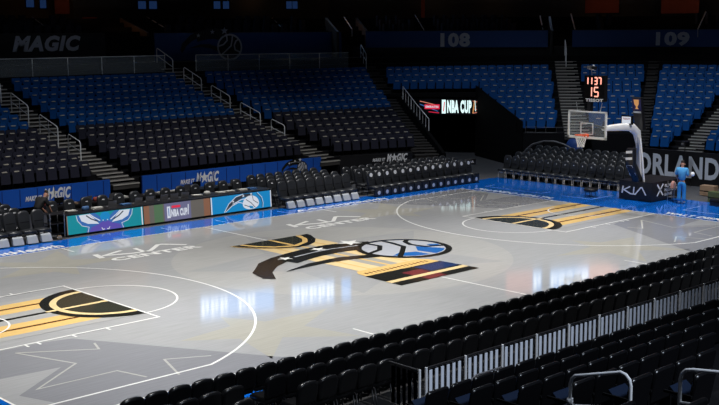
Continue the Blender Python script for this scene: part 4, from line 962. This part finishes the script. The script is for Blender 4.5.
while x<38:
    i+=1; fence_panel((x,-46),(x+2.98,-46),5.75,3.65,6,f'fence panel of pale upright pickets, {nth(i)} from the left end of the fence'); x+=3.15
fence_panel((-36.2,-45.7),(-36.2,-43.4),5.6,3.3,5,'short return panel of pale pickets at the left end of the fence')
# near handrails
for i,(ya,yb_) in enumerate(((-59.6,-62.4),(-64.5,-68.))):
    e=empty('handrail'); tag(e,['silver loop handrail in the near aisle, fully in view','silver loop handrail in the near aisle, cut off by the right edge'][i],'handrail')
    za=9.85+(-59.6-ya)*.27; zb=9.85+(-59.6-yb_)*.2
    X_=-42; t=MB(); q_=.45
    pts=[(X_,ya,za-3.4),(X_,ya,za-q_)]+[(X_,ya-q_*(1-CO(R(a))),za-q_+q_*S(R(a))) for a in (30,60,90)]+[(X_,yb_+q_*(1-CO(R(a))),zb-q_+q_*S(R(a))) for a in (90,60,30)]+[(X_,yb_,zb-q_),(X_,yb_,zb-3.4)]
    t.tube(pts,.07,m_rail,10); t.build('top_rail',e); t=MB(); t.tube([(X_,ya,za-1.35),(X_,yb_,zb-1.35)],.065,m_rail,8); t.build('mid_rail',e)
    if i==0: t=MB(); t.lathe([(0,0),(.13,0),(.13,.25),(0,.25)],(X_,ya,za-1.3),m_rail,10); t.build('clamp',e)
# folded frame rack near fence end
e=empty('folding_rack',(-34.6,-48,3.6)); tag(e,'thin dark tubular frame standing before the left fence panels','rack')
t=MB(); t.tube([(0,0,0),(0,0,1.75),(.3,0,1.85),(2.4,0,1.85),(2.6,0,1.6),(2.6,0,0)],.05,m_case,6); t.build('frame',e); t=MB(); t.tube([(0,0,.4),(2.6,0,.4)],.04,m_case,6); t.build('crossbar',e)

# small floor items
e=empty('floor_stool',(53.6,6.6,.04)); tag(e,'low round black stool on the blue border under the hoop','stool')
t=MB(); t.lathe([(0,.75),(.8,.75),(1.0,.85),(1.0,1.1),(.85,1.2),(0,1.2)],(0,0,0),m_blackg,18); t.build('seat',e)
for a in range(45,360,90): t=MB(); t.tube([(.8*CO(R(a)),.8*S(R(a)),0),(.6*CO(R(a)),.6*S(R(a)),.8)],.07,m_blackg,6); t.build('leg',e)
for i,(x,y,lab,mt) in enumerate(((58.5,-10.6,'black equipment case lying right of the blue-clad person',m_blackg),(57.8,-13.4,'black lens case at the right end of the blue border',m_case),(61.5,-8.6,'olive green camera bag in front of the right end chairs',mat('olive',(.07,.09,.03),.7)),(66.5,-4.5,'brown box on the floor behind the blue-clad person',m_skinb))):
    e=empty('equipment_case',(x,y,.04)); tag(e,lab,'case')
    t=MB(); t.box(-.6,.6,-1.1,1.1,0,.9+.5*(i>1),mt); t.box(-.63,.63,-1.13,1.13,.6,.68,m_black); t.build('body',e); t=MB(); t.tube([(-.65,-.3,.6),(-.85,-.3,.6),(-.85,.3,.6),(-.65,.3,.6)],.05,m_black,5); t.build('handle',e)
e=empty('cleaning_cart',(58.2,-3.75,.04)); tag(e,'small cart with pink and white cloths beside the hoop base','cart')
for zz in (.5,1.7): t=MB(); t.box(-.55,.55,-.5,.5,zz,zz+.1,m_case); t.build('shelf',e)
for sx in (-.55,.55):
    for sy in (-.5,.5): t=MB(); t.tube([(sx,sy,0),(sx,sy,2.8)],.05,m_chrome,5); t.build('post',e)
t=MB(); rws=[[(.4*s_*CO(R(a)),.35*s_*S(R(a)),zz) for a in range(0,360,30)] for s_,zz in ((1,1.8),(.95,2.3),(.6,2.7),(.1,2.8))]; t.grid(rws,mat('pink_cloth',(.6,.3,.25),.8),True,True); t.build('cloth',e)
e=empty('tripod_camera',(72,2.8,.04)); tag(e,'black camera on a tall stand before the grey city lettering','camera')
for a in (90,210,330): t=MB(); t.tube([(1.2*CO(R(a)),1.2*S(R(a)),0),(0,0,3.2)],.06,m_blackg,5); t.build('leg',e)
t=MB(); t.tube([(0,0,3.1),(0,0,6.2)],.07,m_blackg,6); t.build('pole',e); t=MB(); t.box(-.6,.7,-.35,.35,6.1,6.8,m_blackg); t.lathe([(0,6.25),(.2,6.25),(.2,6.6),(0,6.6)],(-.7,0,0),m_case,8); t.build('body',e)
t=MB(); t.box(-1.2,1.2,-.2,.2,0,.9,m_blackg); t.text('KIA',-.7,.3,.7,.7,lambda u,v,d:(u,-.21-d,v),m_white,.02,.04)
tag(t.build('floor_sign',None,(56.8,32.,2.2)),'small dark sign with pale word at the tunnel end of the bench chairs','sign')
t=MB(); t.tube([(0,0,0),(0,0,2.2)],.06,m_blackg,5); t.box(-.5,.5,-.3,.3,0,.06,m_blackg); tag(t.build('sign_stand',None,(56.8,32.,0.0)),'thin black stand under the small sign at the tunnel','stand')

# ================================================================ people
def skin(name, V, E, Rr, mt, parent, sub=1):
    me=bpy.data.meshes.new(name); me.from_pydata([tuple(Vector(v)*FT) for v in V],E,[]); me.materials.append(mt)
    o=bpy.data.objects.new(name,me); C.objects.link(o); m_=o.modifiers.new('s','SKIN'); m_.use_smooth_shade=True
    for i,r_ in enumerate(Rr): 
        r_=(r_,r_) if not isinstance(r_,tuple) else r_
        me.skin_vertices[0].data[i].radius=(r_[0]*FT,r_[1]*FT); me.skin_vertices[0].data[i].use_root=(i==0)
    s_=o.modifiers.new('u','SUBSURF'); s_.levels=sub; s_.render_levels=sub
    dg=bpy.context.evaluated_depsgraph_get(); dg.update(); nm=bpy.data.meshes.new_from_object(o.evaluated_get(dg)); 
    o.modifiers.clear(); o.data=nm; 
    for p in nm.polygons: p.use_smooth=True
    if parent: o.parent=parent
    return o
def person(loc,rz,J,shirt,pants,hair,label,shoe,sleeve):
    """J: joints in feet, x right, y forward"""
    body=None
    names=['pelvis','chest','neck','head','top','lsh','lel','lwr','rsh','rel','rwr','lhip','lkn','lan','ltoe','rhip','rkn','ran','rtoe']
    V=[J[n] for n in names]; ix={n:i for i,n in enumerate(names)}
    Ed=[('pelvis','chest'),('chest','neck'),('neck','head'),('head','top'),('chest','lsh'),('lsh','lel'),('lel','lwr'),('chest','rsh'),('rsh','rel'),('rel','rwr'),('pelvis','lhip'),('lhip','lkn'),('lkn','lan'),('lan','ltoe'),('pelvis','rhip'),('rhip','rkn'),('rkn','ran'),('ran','rtoe')]
    rad=dict(pelvis=(.42,.32),chest=(.5,.34),neck=.17,head=(.30,.36),top=(.24,.28),lsh=.22,lel=.14,lwr=.09,rsh=.22,rel=.14,rwr=.09,lhip=.30,lkn=.2,lan=.13,ltoe=.12,rhip=.30,rkn=.2,ran=.13,rtoe=.12)
    V=[Vector(v) for v in V]; E_i=[(ix[a],ix[b_]) for a,b_ in Ed]; Rr=[{'pelvis':(.26,.2),'lhip':.17,'rhip':.17,'chest':(.42,.26)}.get(n,rad[n]) for n in names]
    # hand and fingers
    for s in ('l','r'):
        wr=Vector(J[s+'wr']); el=Vector(J[s+'el']); dn=(wr-el).normalized(); sx=Vector((1,0,0)) if abs(dn.x)<.7 else Vector((0,1,0))
        sx=(sx-dn*sx.dot(dn)).normalized(); pm=wr+dn*.3; V.append(pm); Rr.append((.14,.08)); pi=len(V)-1; E_i.append((ix[s+'wr'],pi))
        for k_,(o_,ln) in enumerate(((-.12,.22),(-.04,.27),(.04,.25),(.12,.2))):
            V.append(pm+sx*o_+dn*ln); Rr.append(.032); E_i.append((pi,len(V)-1))
        V.append(wr+dn*.22+sx*(-.22)); Rr.append(.04); E_i.append((pi,len(V)-1))
    body=skin('person',V,E_i,Rr,m_skin,None); body.location=Vector(loc)*FT; body.rotation_euler=(0,0,rz); tag(body,label,'person')
    def sub(nm,ks,ed,grow,mt,ex=None):
        rr_=[]
        for n in ks:
            q_=rad[n] if not ex or n not in ex else ex[n]; q_=q_ if isinstance(q_,tuple) else (q_,q_); rr_.append((q_[0]+grow,q_[1]+grow))
        return skin(nm,[J[n] for n in ks],[(ks.index(a),ks.index(b_)) for a,b_ in ed],rr_,mt,body)
    Jm=dict(J)
    for s in 'lr': J[s+'slv']=tuple(Vector(J[s+'el']).lerp(Vector(J[s+'wr']),.75 if sleeve else -.25)); rad[s+'slv']=.13
    ks=['chest','pelvis','lsh','rsh','lslv','rslv']; ed=[('pelvis','chest'),('chest','lsh'),('chest','rsh')]
    if sleeve: ks+=['lel','rel']; ed+=[('lsh','lel'),('lel','lslv'),('rsh','rel'),('rel','rslv')]
    else: ed+=[('lsh','lslv'),('rsh','rslv')]
    sub('shirt',ks,ed,.11,shirt)
    J['waist']=tuple(Vector(J['pelvis'])+Vector((0,0,.15))); rad['waist']=(.42,.32)
    sub('trousers',['pelvis','waist','lhip','lkn','lan','rhip','rkn','ran'],[('pelvis','waist'),('pelvis','lhip'),('lhip','lkn'),('lkn','lan'),('pelvis','rhip'),('rhip','rkn'),('rkn','ran')],.09,pants,{'lan':.2,'ran':.2})
    for s in 'lr':
        a=Vector(J[s+'an']); t_=Vector(J[s+'toe']); skin('shoe',[a-Vector((0,.08,.02)),a.lerp(t_,.6),t_],[(0,1),(1,2)],[.16,.16,.13],shoe,body)
    h=Vector(J['head']); tp=Vector(J['top']); ax=(tp-h).normalized(); fwd=Vector(J['face']).normalized()
    skin('hair',[h+ax*.12-fwd*.16, tp+ax*.04-fwd*.06, tp+ax*.02+fwd*.14],[(0,1),(1,2)],[(.30,.27),(.29,.29),(.18,.12)],hair,body)
    t=MB(); c_=h+ax*.02+fwd*.37; sdx=fwd.cross(ax).normalized()
    for s_ in (-1,1):
        q_=c_+sdx*.12*s_+ax*.02; t.box(q_.x-.03,q_.x+.03,q_.y-.03,q_.y+.03,q_.z-.02,q_.z+.02,m_black)
    q_=c_-ax*.2; t.box(q_.x-.07,q_.x+.07,q_.y-.03,q_.y+.03,q_.z-.015,q_.z+.015,m_redc); 
    q_=c_-ax*.07; t.box(q_.x-.035,q_.x+.035,q_.y-.06,q_.y+.06,q_.z-.05,q_.z+.05,m_skin); t.build('face',body)
    for s_ in (-1,1):
        t=MB(); q_=h+sdx*.31*s_; t.lathe([(0,-.1),(.05,-.06),(.06,.04),(0,.1)],q_,m_skin,6); t.build('ear',body)
    return body
stand=dict(pelvis=(0,0,3.1),chest=(0,.02,4.4),neck=(0,.05,5.05),head=(0,.12,5.4),top=(0,.1,5.8),lsh=(-.62,0,4.72),lel=(-.8,.1,3.75),lwr=(-.72,.55,3.2),
    rsh=(.62,0,4.72),rel=(.8,.15,3.8),rwr=(.75,.95,3.75),lhip=(-.3,0,2.9),lkn=(-.32,.05,1.65),lan=(-.33,0,.35),ltoe=(-.35,.5,.14),rhip=(.3,0,2.9),rkn=(.32,.1,1.65),ran=(.33,0,.35),rtoe=(.36,.5,.14),face=(0,1,0))
person((56.6,-6.0,.04),R(-75),dict(stand),m_sky,m_pantb,m_hair,'person in sky blue shirt and blue trousers standing right of the hoop',m_shoe,False)
t=MB(); rws=[[(.35*s_*CO(R(a)),.25*s_*S(R(a)),zz) for a in range(0,360,30)] for s_,zz in ((.5,0),(1,.15),(.9,.45),(.3,.6))]; t.grid(rws,m_white,True,True)
tag(t.build('white_cloth',None,(57.65,-6.95,3.8)),'white cloth held in the hands of the blue-clad person','cloth')
lean=dict(pelvis=(0,-.5,2.9),chest=(0,.45,3.9),neck=(0,1.0,4.25),head=(0,1.3,4.5),top=(0,1.45,4.9),lsh=(-.6,.6,4.1),lel=(-.75,1.0,3.2),lwr=(-.6,1.5,2.65),
    rsh=(.6,.6,4.1),rel=(.8,.9,3.15),rwr=(.7,1.35,2.55),lhip=(-.3,-.5,2.75),lkn=(-.32,-.2,1.55),lan=(-.33,-.4,.35),ltoe=(-.35,.1,.14),rhip=(.3,-.5,2.75),rkn=(.32,-.2,1.55),ran=(.33,-.4,.35),rtoe=(.36,.1,.14),face=(0,.9,-.35))
person((-16.5,34.6,.04),R(-70),dict(lean),m_shirtb,m_shirtb,m_hair,'person in black T-shirt leaning forward beside the scorer table',m_shoe,False)
